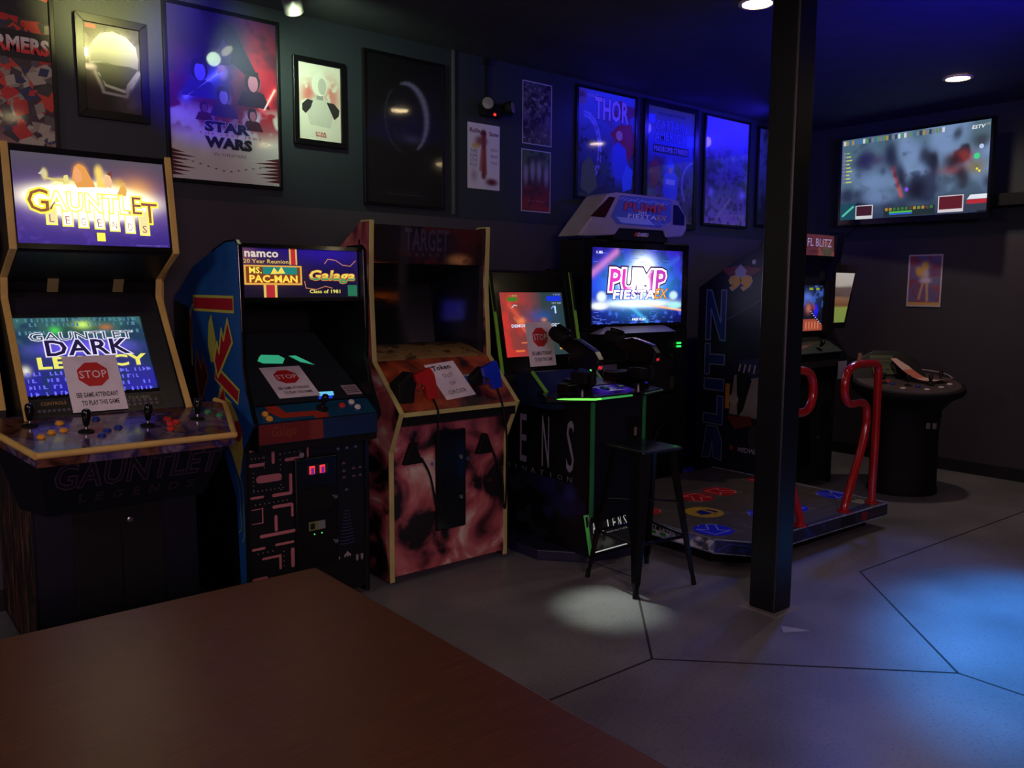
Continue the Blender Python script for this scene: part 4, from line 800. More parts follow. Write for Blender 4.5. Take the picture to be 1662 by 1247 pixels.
d = MB().box((1.715, 3.694, .21), (1.945, 3.712, .775)).build('coin_door', BLACKG, c, bevel=.008)
a = Art(.13, .05, (10, 8, 8), n=12)
for x in (.12, .6): a.rect(x, .1, x + .26, .9, (250, 60, 60), 1); a.rect(x + .08, .05, x + .22, .7, (110, 30, 130), 2)
a.place('coin_slot_lights', (1.775, 3.692, .685), (.115, 0, 0), (0, 0, .05), d, SCREEN)
MB().box((1.75, 3.686, .50), (1.91, 3.696, .62)).build('coin_return', BLACKM, d, bevel=.004)
a = Art(.09, .05, (110, 116, 60), n=6); a.rect(.1, .15, .35, .8, (20, 20, 16), 1); a.rect(.55, .1, .95, .9, (120, 120, 130), 1)
a.place('bill_acceptor_label', (1.78, 3.692, .405), (.09, 0, 0), (0, 0, .045), d, VINYL)
for x in (1.81, 1.85): MB().lathe([(.003, 0), (.003, .003)], (x, 3.694, .385), 8, Matrix.Rotation(PI / 2, 4, 'X')).build('indicator', emis('green_led', (90, 255, 110), 1.2), d)
for z in (.56, .33): MB().lathe([(.012, 0), (.012, .008), (.006, .01)], (1.925, 3.694, z), 14, Matrix.Rotation(PI / 2, 4, 'X')).build('lock', STEEL, d, smooth=True)
tag(stop_art().place('paper_sign', (1.655, 3.712, zz(3.712) + .016), (.214, 0, 0), (0, .236, .236 * .5417), None, PRINT, thick=.001, step=.0004), 'white paper stop sign lying on the dark sloping screen of the blue-sided cabinet', 'sign', 'paper stop signs taped to machines')

# ================================================================ 3. flame-covered gun cabinet
c = thing('arcade_cabinet', 'red and pink flame-patterned gun arcade cabinet with cream edge trim, third from left', 'arcade machine', (2.67, 4.1, 0))
XL, XR = 2.262, 3.068
FL = ramp_mat('flame_art', [(.0, (10, 8, 10)), (.42, (24, 16, 20)), (.47, (110, 52, 58)), (.54, (168, 84, 88)), (.60, (186, 112, 108)), (.68, (214, 196, 176))], 2.9, .4, 9, 1.1, stretch=(1, 1, 1.2))
FLD = ramp_mat('flame_art_orange', [(.0, (12, 8, 8)), (.38, (40, 20, 14)), (.5, (130, 50, 28)), (.6, (168, 78, 40)), (.75, (70, 30, 20))], 5, .28, 6, .8, coat=.3)
prof = [(4.6, .02), (4.6, 1.5), (4.22, 1.83), (3.99, 1.955), (3.895, 1.955), (3.91, 1.60), (3.885, 1.205), (3.615, .955), (3.725, .735), (3.725, .02)]
MB().prism(prof, XL, XL + .024).build('side_panel', FL, c); MB().prism(prof, XR - .024, XR).build('side_panel', FL, c)
for x0 in (XL + .0242, XR - .0262): MB().prism([(4.45, 1.20), (4.45, 1.62), (4.15, 1.72), (3.925, 1.74), (3.92, 1.22)], x0, x0 + .002).build('inner_liner', P('inner_liner', (22, 24, 34), .3), c)
for x0 in (XL, XR - .024): MB().strip(prof[3:], x0 - .002, x0 + .026, .012).build('edge_trim', CREAM, c, bevel=.003)
MB().strip([(3.612, .958), (3.612, .935)], XL + .024, XR - .024, .012).build('panel_edge_trim', CREAM, c)
MB().box((XL - .002, 4.0, 1.80), (XL, 4.015, 1.86)).build('side_latch', BLACKM, c)
MB().prism([(4.58, .05), (4.58, 1.49), (4.22, 1.81), (3.99, 1.94), (3.925, 1.94), (3.93, 1.74), (4.15, 1.70), (4.45, 1.62), (4.45, 1.3), (4.02, 1.17), (3.90, 1.19), (3.64, .945), (3.64, .93), (3.76, .86), (3.76, .05)], XL + .024, XR - .024).build('cabinet_body', BLACKM, c)
a = Art(.75, .2, (20, 11, 14), n=110); a.noise(5, (74, 22, 26), .5, .12, .8, 111).blob(.3, .6, .18, .4, (14, 14, 24), .9, 3).blob(.5, .55, .3, .35, (34, 28, 44), .9, 3).blob(.82, .5, .12, .5, (74, 22, 16), .6)
a.blob(.76, .12, .1, .16, (190, 140, 84), .95, 3).noise(30, (70, 40, 30), .55, .1, .8, 113, np.exp(-((a.X - .76) ** 2 * 60 + (a.Y - .12) ** 2 * 20)))
a.text('TARGET', .27, .34, .66, .95, (62, 54, 74), layer=2, bold=.02); a.text('T   E   R   R   O   R', .3, .2, .64, .29, (70, 62, 82), layer=2, bold=.02)
a.place('marquee', (XL + .026, 3.918, 1.735), (XR - XL - .052, 0, 0), (0, -.008, .205), c, GLOSSP)
# monitor: dark tube deep in the hood, smoked glass in front
MB().add([(XL + .09, 4.33, 1.24), (XR - .09, 4.33, 1.24), (XR - .09, 4.40, 1.70), (XL + .09, 4.40, 1.70)], [(0, 1, 2, 3)]).build('screen', P('dark_tube', (10, 11, 14), .15), c)
MB().box((XL + .025, 3.934, 1.215), (XR - .025, 3.938, 1.735)).build('monitor_glass', glass('smoked_glass'), c)
gp = []
for k in range(9): t_ = k / 8; gp.append((3.90 + .40 * t_, 1.20 + .035 * math.sin(t_ * PI * .9) + .05 * t_))
MB().strip(gp, XL + .026, XR - .026, .006).build('lower_bezel', ramp_mat('brassy_bezel', [(0, (60, 44, 26)), (.5, (170, 138, 88)), (.62, (70, 58, 40)), (1, (190, 160, 110))], 9, .22, coat=.4), c, smooth=True)
m = MB(); m.strip([(3.622, .957), (3.888, 1.203)], XL + .024, XR - .024, .008); m.build('control_panel', FLD, c)
MB().box((XL + .024, 3.62, .885), (XR - .024, 3.76, .945)).build('panel_underside', BLACKM, c)
MB().box((XL + .024, 3.722, .05), (XR - .024, 3.745, .885)).build('front_panel', FL, c)
d = MB().box((2.55, 3.705, .255), (2.755, 3.724, .82)).build('coin_door', BLACKG, c, bevel=.02)
for z in (.66, .43): MB().lathe([(.013, 0), (.013, .008), (.007, .011)], (2.72, 3.705, z), 14, Matrix.Rotation(PI / 2, 4, 'X')).build('lock', STEEL, d, smooth=True)
for z in (.59, .55, .38): MB().box((2.60, 3.701, z), (2.69, 3.706, z + .008)).build('coin_slot', BLACKM, d)
MB().lathe([(.012, 0), (.012, .006)], (2.777, 3.722, .64), 14, Matrix.Rotation(PI / 2, 4, 'X')).build('bolt', STEEL, c); MB().lathe([(.01, 0), (.01, .006)], (2.53, 3.722, .64), 14, Matrix.Rotation(PI / 2, 4, 'X')).build('bolt', STEEL, c)
for x in (2.395, 2.885): MB().prism([(x - .062, .66), (x + .062, .66), (x + .012, .775), (x - .012, .775)], 3.69, 3.724, 'y').build('cable_cover', BLACKM, c, bevel=.006)
for pts in ([(2.29, .99), (2.28, 1.10), (2.37, 1.165), (2.41, 1.13), (2.39, 1.06), (2.38, .97)], [(2.79, 1.10), (2.87, 1.165), (2.905, 1.10), (2.86, 1.05), (2.81, 1.06)]):
    MB().prism(pts, 3.66 if pts[0][0] < 2.5 else 3.70, 3.755, 'y').build('gun_holster', BLACKM, c, bevel=.012)
a = Art(.09, .06, (60, 56, 60), n=6); a.disc(.5, .4, .25, (30, 60, 130), 1); a.rect(.1, .75, .9, .9, (150, 140, 130), 1)
pz = lambda y: .957 + (y - 3.622) * .9248
a.place('instruction_sticker', (2.76, 3.73, pz(3.73) + .006), (.08, 0, 0), (0, .06, .0555), c, VINYL)
# signs and guns
a = Art(.216, .279, (236, 224, 234), n=12); a.noise(3, (206, 198, 206), .5, .3, .6, 8)
a.text('Token', .17, .8, .78, .93, (20, 18, 22), layer=2, bold=.03, shear=.1); a.stroke([(.08 + .12 * math.cos(k * .5) + .04, .85 + .07 * math.sin(k * .5)) for k in range(13)], .003, (20, 18, 22), 1)
a.text('OUT', .35, .58, .7, .68, (30, 26, 30), layer=2); a.text('OF', .42, .36, .62, .45, (30, 26, 30), layer=2); a.text('ORDER', .2, .12, .8, .23, (30, 26, 30), layer=2)
uv = Vector((.214, .02, .014)); vv2 = Vector((-.02, .178, .178 * .9248)).normalized() * .262
tag(a.place('paper_sign', (2.585, 3.652, pz(3.652) + .012), uv, vv2, None, PRINT, thick=.001, step=.0004), 'white paper out-of-order notice lying between the red and blue guns', 'sign')
def gun(name, pts, yc, mat, label, cable, rcab=.006):
    t = thing(name, label, 'light gun', (pts[3][0], yc, pts[3][1]), 'pistols on the flame-patterned cabinet')
    o = MB().prism(pts, yc - .018, yc + .018, 'y').build('gun_body', mat, t, bevel=.006, seg=3)
    # trigger guard and trigger
    p = Vector(((pts[5][0] + pts[6][0]) / 2, (pts[5][1] + pts[6][1]) / 2)); r = .022
    MB().tube([(p.x + r * math.cos(k * PI / 5), yc, p.y - .012 + r * math.sin(k * PI / 5)) for k in range(10)], .004, 8, closed=True).build('trigger_guard', mat, t, smooth=True)
    MB().tube([(p.x, yc, p.y + .01), (p.x - .004, yc, p.y - .012)], .004, 8).build('trigger', P('gun_trigger', (190, 90, 80), .3) if 'red' in label else BLACKM, t, smooth=True)
    MB().tube(smoothpath(cable, 6), rcab, 8).build('cable', BLACKM, t, smooth=True)
    MB().lathe([(.003, 0), (.003, .002)], ((pts[3][0] + pts[4][0]) / 2 + .01, yc - .019, pts[3][1] + .02), 8, Matrix.Rotation(PI / 2, 4, 'X')).build('screw', STEEL, t)
gun('light_gun', [(2.372, 1.146), (2.47, 1.183), (2.497, 1.144), (2.528, 1.016), (2.462, 1.008), (2.439, 1.088), (2.389, 1.104)], 3.655, P('red_gun_plastic', (176, 34, 30), .28, coat=.3), 'red plastic light gun resting on the control panel, left of the out-of-order notice',
    [(2.497, 3.655, 1.012), (2.49, 3.60, .95), (2.478, 3.585, .88), (2.50, 3.60, .72), (2.545, 3.66, .50), (2.56, 3.68, .35), (2.53, 3.68, .42), (2.50, 3.69, .58), (2.44, 3.685, .69)])
gun('light_gun', [(2.814, 1.161), (2.907, 1.199), (2.930, 1.15), (2.956, 1.046), (2.894, 1.036), (2.869, 1.099), (2.83, 1.107)], 3.64, P('blue_gun_plastic', (24, 50, 196), .28, coat=.3), 'blue plastic light gun resting at the right side of the same control panel',
    [(2.925, 3.64, 1.04), (2.93, 3.60, .95), (2.945, 3.58, .80), (2.965, 3.60, .58), (2.975, 3.62, .36), (2.985, 3.65, .35), (2.99, 3.67, .50), (2.94, 3.69, .66)])

# ================================================================ 4. green-trimmed twin-gun cabinet
c = thing('arcade_cabinet', 'black twin-gun arcade cabinet with thin green trim and glowing red screen, fourth from left', 'arcade machine', (3.53, 3.8, 0))
XL, XR = 3.14, 3.835
hd = [(4.58, .95), (4.58, 1.6), (4.2, 1.74), (3.99, 1.71), (3.87, 1.09), (3.84, .97)]
for x0 in (XL, XR - .02):
    MB().prism(hd, x0, x0 + .02).build('side_panel', BLACK, c)
    MB().strip([(4.0, 1.71), (3.868, 1.085)], x0 - .001, x0 + .021, .011).build('edge_trim', GREENT, c, bevel=.002)
MB().prism([(4.57, .95), (4.57, 1.58), (4.2, 1.72), (4.03, 1.70), (3.93, 1.15), (3.86, .99), (3.86, .95)], XL + .02, XR - .02).build('cabinet_head', BLACKM, c)
ya = lambda z: 3.925 + (z - 1.185) * .21
a = Art(.55, .4, (60, 50, 56), n=120)
a.C[:] = 0; 
for k, (cl, cr) in enumerate(zip(lin(200, 50, 44), lin(40, 62, 66))): a.C[..., k] = cl + (cr - cl) * np.clip((a.X - .05) * 1.6, 0, 1)
a.noise(5, (60, 60, 56), .5, .2, .5, 121).blob(.3, .55, .05, .05, (255, 170, 90), .9).line(.15, .8, .42, .35, .05, (235, 90, 60), .6).line(.2, .6, .4, .3, .02, (250, 120, 80), .5).blob(.62, .62, .2, .1, (40, 80, 160), .7).blob(.66, .56, .04, .03, (230, 140, 60), .8)
a.rect(.12, .86, .28, .92, (60, 120, 30), 1); a.rect(.74, .86, .98, .94, (20, 50, 220), 1); a.rect(.16, .07, .3, .10, (230, 110, 60), 1); a.rect(.26, .2, .42, .22, (210, 110, 60), 1); a.rect(.86, .08, .96, .11, (220, 160, 60), 1)
a.stroke([(.18, .76), (.22, .8), (.26, .79)], .006, (190, 200, 210), 2); a.stroke([(.8, .74), (.84, .78), (.87, .7)], .007, (120, 170, 250), 2); a.rect(.85, .66, .875, .78, (180, 220, 255), 2)
a.text('DEMONSTRATION MODE', .14, .45, .9, .5, (210, 220, 245), layer=4, bold=.03); a.text('1-800', .16, .93, .28, .96, (130, 180, 90), layer=3); a.text('100', .86, .95, .97, .98, (130, 150, 250), layer=3); a.text('EXIT SHIP', .82, .81, .97, .84, (170, 190, 210), layer=3)
a.place('screen', (3.222, ya(1.18), 1.18), (.535, 0, 0), (0, ya(1.578) - ya(1.18), .398), c, SCREEN)
m = MB()
for (xa, xb, za, zb) in ((XL + .02, 3.222, 1.09, 1.70), (3.757, XR - .02, 1.09, 1.70), (3.222, 3.757, 1.09, 1.18), (3.222, 3.757, 1.578, 1.70)):
    m.add([(xa, ya(za) - .012, za), (xb, ya(za) - .012, za), (xb, ya(zb) - .012, zb), (xa, ya(zb) - .012, zb), (xa, ya(za) + .03, za), (xb, ya(za) + .03, za), (xb, ya(zb) + .03, zb), (xa, ya(zb) + .03, zb)],
          [(0, 1, 2, 3), (7, 6, 5, 4), (0, 4, 5, 1), (1, 5, 6, 2), (2, 6, 7, 3), (3, 7, 4, 0)])
m.build('monitor_bezel', BLACKG, c)
# sloping lower front and pedestal
m = MB(); m.prism([(3.86, 1.09), (3.70, 1.105), (3.56, .985), (3.50, .965), (3.50, .90), (4.57, .90), (4.57, 1.0), (3.86, 1.0)], 3.245, 3.745); m.build('lower_hood', P('dark_blue_graphic', (20, 34, 60), .3), c)
MB().strip([(3.703, 1.109), (3.56, .989)], 3.235, 3.250, .014).build('hood_trim', GREENT, c); MB().strip([(3.703, 1.109), (3.56, .989)], 3.74, 3.755, .014).build('hood_trim', GREENT, c)
PX0, PX1, PY = 3.315, 3.745, 3.262
MB().box((PX0, PY, .06), (PX1, 4.55, .985)).build('pedestal', BLACK, c)
for x in (PX0, PX1): MB().box((x - .011, PY - .01, .30), (x + .011, PY + .01, .975)).build('pedestal_trim', P('dark_green_trim', (40, 120, 70), .35), c, bevel=.003)
base = [(3.17, 3.56), (3.37, 3.33), (3.69, 3.27), (3.80, 3.33), (3.92, 3.56), (3.92, 4.5), (3.17, 4.5)]
MB().prism(base, 0, .065, 'z').build('base_plinth', P('dark_blue_plinth', (34, 34, 60), .35), c, bevel=.008)
# kick sign
kb = Vector((3.285, 3.225, .10)); kv = Vector((0, .05, .215)); kb2 = kb + Vector((.33, 0, 0))
a = Art(.33, .22, (14, 14, 16), n=60); a.blob(.45, .2, .2, .14, (60, 60, 56), .9, 3).blob(.15, .25, .1, .14, (60, 58, 50), .8).noise(10, (10, 10, 10), .5, .1, .7, 131).blob(.5, 1, .6, .12, (110, 114, 110), .9).noise(2, (150, 156, 150), .3, .1, .6, 3, np.clip((a.Y - .86) * 20, 0, 1))
for x, ch in zip((.15, .34, .5, .66, .8, .94), 'ALIENS'): hw = .012 if ch == 'I' else .035; a.text(ch, x - hw, .5, x + hw, .8, (200, 200, 194), layer=2)
a.text('E X T E R M I N A T I O N', .3, .42, .96, .46, (150, 150, 146), layer=2); a.rect(.0, 0, 1, .03, (200, 204, 200), 1)
a.place('kick_sign', kb, (.33, 0, 0), kv, c, attr_mat('dim_sign', emit=.55, rough=.4), thick=.012)
MB().prism([(3.225, .095), (3.262, .31), (3.262, .095)], 3.27, 3.285).build('kick_sign_side', BLACKM, c)
MB().strip([(3.222, .095), (3.272, .318)], 3.268, 3.288, .010).build('kick_sign_trim', P('lit_green_trim', (90, 190, 90), .35, emit=.12), c)
# side text
a = Art(1, 1); o_y = 4.45
for ch, yy in zip('ALIENS', (4.42, 4.24, 4.06, 3.86, 3.655, 3.44)):
    s0 = o_y - yy
    hgt = {'A': .30, 'L': .30, 'I': .30, 'E': .30, 'N': .31, 'S': .31}[ch]; hw = .008 if ch == 'I' else .032; a.text(ch, s0 - hw, .53, s0 + hw, .53 + hgt, (132, 130, 150), layer=1)
for k, ch in enumerate('EXTERMINATION'): s0 = o_y - (4.42 - k * .0815); hw = .004 if ch == 'I' else .021; a.text(ch, s0 - hw, .475, s0 + hw, .505, (110, 110, 125), layer=1)
a.place('side_decal', (PX0 - .002, o_y, 0), (0, -1, 0), (0, 0, 1), c, VINYL, step=.0006)
a = Art(.9, .42, (8, 8, 14), n=60); a.noise(6, (26, 28, 80), .52, .1, .8, 141, np.exp(-(a.X - .8) ** 2 * 20)).noise(14, (40, 50, 60), .6, .08, .6, 142, np.exp(-((a.X - .35) ** 2 * 8))).blob(.87, .85, .05, .13, (40, 44, 110), .8, 3)
a.place('side_artwork', (PX0 - .0015, 4.4, .07), (0, -1.1, 0), (0, 0, .40), c, VINYL)
# gun shelf with lit green lip
SZ = 1.0
sh = [(3.25, 3.66), (3.08, 3.40), (3.30, 3.235), (3.69, 3.235), (3.95, 3.30), (4.0, 3.45), (3.85, 3.62)]
MB().prism(sh, SZ - .03, SZ, 'z').build('gun_shelf', BLACKG, c, bevel=.006)
lip = [(3.13, 3.37, SZ - .012), (3.295, 3.228, SZ - .012), (3.34, 3.226, SZ - .012)]
m1 = MB().tube(lip, .006, 8).build('lit_lip', emis('green_glow', (120, 255, 90), 1.0), c, label='glowing green shelf edge')
MB().tube([(3.34, 3.226, SZ - .012), (3.60, 3.226, SZ - .012)], .006, 8).build('shelf_trim', emis('dim_green_glow', (60, 170, 80), .6), c)
MB().tube([(3.72, 3.232, SZ - .012), (3.95, 3.293, SZ - .012), (4.0, 3.42, SZ - .012)], .005, 8).build('shelf_trim', P('pale_green_trim', (110, 160, 110), .3), c)
# start panel between the guns
a = Art(.26, .28, (20, 18, 28), n=50); a.noise(9, (70, 64, 74), .52, .1, .8, 151).stroke([(0, 0), (0, 1), (1, 1), (1, 0), (0, 0)], .006, (150, 140, 170), 1)
a.place('info_plate', (3.45, 3.44, 1.035), (.25, 0, 0), (0, .28, .035), c, GLOSSP, thick=.03)
MB().prism([(3.31, 1.0), (3.31, 1.012), (3.43, 1.03), (3.43, 1.0)], 3.47, 3.70).build('start_panel', P('purple_lit_acrylic', (70, 40, 230), .2, emit=.14, var=.8, scale=14), c)
for x in (3.52, 3.65): button(c, x, 3.37, 1.021, P('teal_start_button', (20, 90, 110), .25), 0, .026, 'start_button')
def mounted_gun(px, py, yaw, label, tl=.42):
    g_ = MB().lathe([(.075, 0), (.075, .03), (.05, .045), (.035, .06), (.035, .10)], (px, py, SZ), 24).build('mounted_gun', BLACKG, c, smooth=True, label=label)
    m = MB().box((-.06, -.035, .05), (.06, .035, .12), Matrix.Translation((px, py, SZ)) @ Matrix.Rotation(yaw, 4, 'Z')); m.build('gun_yoke', BLACKM, g_, bevel=.012)
    R = Matrix.Translation((px, py, SZ + .235)) @ Matrix.Rotation(yaw, 4, 'Z') @ Matrix.Rotation(tl, 4, 'Y')
    # local +x is the rear (towards the player), -x the muzzle
    MB().prism([(-.15, -.035), (-.17, .01), (-.05, .06), (.10, .055), (.155, .02), (.15, -.05), (.06, -.07), (.0, -.11), (-.05, -.09), (-.06, -.04)], -.035, .035, 'y', R).build('gun_body', BLACKG, g_, bevel=.014, seg=3)
    MB().lathe([(.03, 0), (.042, .02), (.045, .10), (.036, .12), (.036, .13)], (0, 0, 0), 18, R @ Matrix.Translation((-.12, 0, .012)) @ Matrix.Rotation(-PI / 2, 4, 'Y')).build('muzzle', BLACKM, g_, smooth=True)
    MB().lathe([(.012, 0), (.015, .01), (.015, .09), (.010, .1)], (0, 0, 0), 14, R @ Matrix.Translation((-.13, 0, .062)) @ Matrix.Rotation(-PI / 2, 4, 'Y')).build('scope', BLACKG, g_, smooth=True)
    MB().tube([R @ Vector(p) for p in ((.11, 0, -.04), (.15, 0, -.12), (.14, 0, -.15))], [.018, .02, .016], 10).build('grip', BLACKM, g_, smooth=True)
    MB().tube([R @ Vector(p) for p in ((-.06, .03, -.05), (-.02, .05, -.14), (.04, .03, -.2))], .009, 8).build('cable', BLACKM, g_, smooth=True)
    return g_, R
g1, R1 = mounted_gun(3.385, 3.43, -1.45, 'left mounted gun with a red counter')
a = Art(.05, .03, (8, 6, 8), n=4); a.text('96', .12, .15, .88, .85, (255, 40, 60), layer=1, bold=.02)
p = R1 @ Vector((.132, -.025, .045)); cv = Vector((A.x, A.y, 0)).normalized()
a.place('counter_display', R1 @ Vector((.1565, -.028, -.035)), (R1.to_3x3() @ Vector((0, .055, 0))), (R1.to_3x3() @ Vector((0.002, 0, .036))), g1, SCREEN)
MB().box((.12, -.038, -.05), (.132, -.034, -.044), R1).build('indicator', MATS['green_led'], g1)
g2, R2 = mounted_gun(3.86, 3.42, -1.45, 'right mounted gun with a blue highlight', .25)
MB().box((-.02, -.012, .052), (.11, .012, .062), R2).build('top_rail', P('shiny_rail', (120, 120, 170), .12, metal=.6), g2)
a.place('counter_display', R2 @ Vector((.1565, -.024, -.03)), (R2.to_3x3() @ Vector((0, .04, 0))), (R2.to_3x3() @ Vector((0.002, 0, .028))), g2, SCREEN)
for x0, x1, y0_, y1_, z1_ in ((3.18, 3.27, 3.33, 3.42, 1.07), (3.72, 3.90, 3.45, 3.58, 1.10)): MB().box((x0, y0_, SZ), (x1, y1_, z1_)).build('cable_box', BLACKG, c, bevel=.01)
MB().box((3.60, 3.258, .66), (3.70, 3.263, .86)).build('bill_acceptor', BLACKG, c, bevel=.002)
MB().box((3.66, 3.255, .74), (3.68, 3.258, .79)).build('warning_label', P('tan_label', (120, 104, 74), .5), c)
tag(stop_art().place('paper_sign', (3.392, ya(1.115) - .02, 1.115), (.222, 0, 0), (0, .056, .275), None, PRINT, thick=.001, step=.0004), 'white paper stop sign taped over the red screen of the twin-gun cabinet', 'sign', 'paper stop signs taped to machines')

# ================================================================ 5. dance machine with lit screen
c = thing('dance_machine', 'dance arcade machine with a bright blue screen and white arched sign', 'dance machine', (4.69, 4.35, 0))
GREYP = P('light_grey_shell', (150, 142, 156), .4)
MB().box((4.10, 4.16, 1.31), (5.27, 4.40, 1.955)).build('monitor_case', BLACKG, c, bevel=.012)
a = Art(1.0, .545, (30, 20, 130), n=170)
a.grad([(0, (10, 10, 90)), (.2, (20, 20, 150)), (.5, (40, 50, 240)), (1, (50, 20, 190))]).noise(7, (14, 14, 80), .5, .12, .7, 161).noise(26, (70, 110, 255), .62, .08, .7, 162, np.clip((.3 - a.Y) * 6, 0, 1))
a.line(.0, .66, .25, .95, .05, (230, 130, 220), .8).line(.52, .52, .95, .9, .04, (60, 90, 230), .6).line(.35, .3, .6, .02, .03, (90, 200, 255), .8)
a.blob(.5, .52, .36, .34, (70, 190, 255), .9, 2.5).blob(.55, .75, .12, .16, (330, 350, 360), 1, 2.4).blob(.5, .56, .18, .16, (420, 430, 440), 1, 3).blob(.5, .27, .34, .05, (330, 360, 380), .9, 2).line(.55, .26, 1, .17, .012, (330, 220, 120), .9)
a.blob(.08, .24, .09, .05, (250, 255, 255), 1, 6).blob(.1, .36, .05, .07, (240, 255, 255), 1, 6).blob(.92, .24, .09, .05, (180, 255, 250), .9, 6).blob(.9, .38, .05, .06, (220, 255, 255), .9, 6)
rr = random.Random(9)
for k in range(40): x, y = rr.random() * .9, rr.random() * .2 + (.8 if rr.random() < .4 else 0); a.rect(x, y, x + .02 + rr.random() * .06, y + .006, (90, 130, 255), .5)
pm = lambda x, y: (240, 60, 200) if x < .4 else ((330, 300, 340) if x < .62 else (200, 60, 190))
a.text('PUMP', .18, .43, .8, .73, (60, 20, 70), out=(60, 20, 80), ow=.11, layer=3, bold=.02, shear=.1); a.text('PUMP', .18, .43, .8, .73, pm, out=(330, 320, 350), ow=.06, layer=4, bold=.02, shear=.1); a.text('IT UP', .6, .62, .74, .68, (220, 110, 130), layer=5); a.text('2010', .43, .44, .58, .50, (420, 420, 420), out=(60, 30, 120), ow=.03, layer=5)
a.text('FIESTA', .22, .33, .68, .45, (430, 430, 430), out=(90, 60, 190), ow=.06, layer=5, shear=.15, bold=.02); a.text('EX', .68, .34, .82, .47, (255, 190, 80), out=(160, 70, 20), ow=.04, layer=6, shear=.3); a.text('FREE PLAY', .43, .04, .58, .07, (330, 330, 330), layer=5, shear=.2); a.text('1.05', .04, .92, .1, .955, (330, 330, 330), layer=5)
a.place('screen', (4.19, 4.154, 1.35), (.99, 0, 0), (0, 0, .545), c, attr_mat('bright_screen', emit=1, glow_only=True))
# arched sign
ms = [(4.02, 1.965), (4.05, 2.0), (4.30, 2.265), (4.40, 2.285), (4.92, 2.285), (5.07, 2.27), (5.17, 2.15), (5.18, 2.06), (5.13, 2.005), (4.95, 1.99), (4.92, 2.04), (4.43, 2.035), (4.38, 1.985), (4.10, 1.965)]
MB().prism(ms, 4.12, 4.34, 'y').build('sign_shell', GREYP, c, bevel=.012)
MB().box((4.38, 4.14, 1.955), (4.98, 4.32, 2.04)).build('sign_base', BLACKM, c)
a = Art(.3, .05); a.text('ANDAMIRO', .3, .2, .75, .8, lambda x, y: (220, 210, 210) if x > .4 else (220, 90, 40), shear=.2, layer=1, bold=.03); a.place('maker_logo', (4.50, 4.137, 1.975), (.34, 0, 0), (0, 0, .05), c, VINYL)
MB().prism([(4.13, 2.1), (4.31, 2.245), (4.37, 2.245), (4.27, 2.1)], 4.114, 4.122, 'y').build('red_lamp_window', P('dark_red_lens', (50, 14, 24), .2), c)
MB().prism([(5.01, 2.09), (5.01, 2.235), (5.06, 2.235), (5.14, 2.16), (5.14, 2.09)], 4.114, 4.122, 'y').build('blue_lamp_window', P('dark_blue_lens', (20, 18, 70), .2), c)
a = Art(.62, .22); shp = [(.03, .3), (.12, .08), (.78, .06), (.96, .3), (.96, .98), (.16, .98)]
a.poly(shp, (70, 86, 170), 1); a.poly([(.1, .3), (.2, .12), (.7, .12), (.6, .3)], (130, 150, 210), 1.4)
for k in range(14): x = .15 + .055 * k; a.stroke([(x, .85 - .03 * (k % 3)), (x + .07, .93 - .02 * (k % 4))], .004, (150, 160, 220), 1.5); a.stroke([(x, .18 + .04 * (k % 3)), (x + .06, .14)], .004, (150, 160, 220), 1.5)
a.text('PUMP', .22, .52, .86, .78, (170, 60, 90), out=(60, 40, 110), ow=.05, layer=4, shear=.1, bold=.02); a.text('2010', .43, .44, .56, .54, (210, 210, 230), layer=5); a.text('IT UP', .7, .76, .84, .84, (220, 190, 120), layer=4)
a.text('FIESTA', .28, .3, .72, .43, (214, 210, 232), layer=4, shear=.15); a.text('EX', .73, .3, .88, .45, (220, 160, 60), layer=5, shear=.3)
a.place('sign_face', (4.31, 4.116, 2.045), (.70, 0, 0), (0, 0, .225), c, attr_mat('backlit_dim', emit=.04, rough=.4))
# foot piece under the screen, body, speakers, lamps
MB().add([(4.19, 4.07, 1.285), (5.02, 4.07, 1.285), (4.98, 4.17, 1.335), (4.36, 4.17, 1.335), (4.19, 4.17, 1.285), (5.02, 4.17, 1.285)], [(0, 1, 2, 3), (0, 4, 5, 1), (1, 5, 2), (0, 3, 4), (3, 2, 5, 4)]).build('screen_foot', GREYP, c)
MB().box((4.08, 4.18, .1), (5.30, 4.60, 1.31)).build('cabinet_body', BLACK, c, bevel=.01)
MB().box((4.3, 4.12, .80), (5.08, 4.19, 1.1)).build('mid_console', BLACKG, c, bevel=.02)
for x in (4.32, 5.06):
    o = MB().lathe([(.14, 0), (.15, .01), (.14, .02), (.11, .01), (.03, -.02), (.001, -.01)], (x, 4.175, .42), 28, Matrix.Rotation(PI / 2, 4, 'X')).build('speaker_cone', BLACKM, c, smooth=True)
a = Art(.1, .1, (60, 56, 50), n=4); a.place('card_slot_panel', (5.02, 4.117, .84), (.05, 0, 0), (0, 0, .09), c, VINYL); MB().box((4.28, 4.115, .98), (4.42, 4.12, 1.06)).build('notice', P('lilac_notice', (110, 100, 130), .5), c)
for dx in (0, .028):
    for dz in (0, .026): MB().box((5.17 + dx, 4.17, 1.15 + dz), (5.185 + dx, 4.18, 1.163 + dz)).build('indicator', emis('green_status_led', (40, 255, 90), 2.0), c)
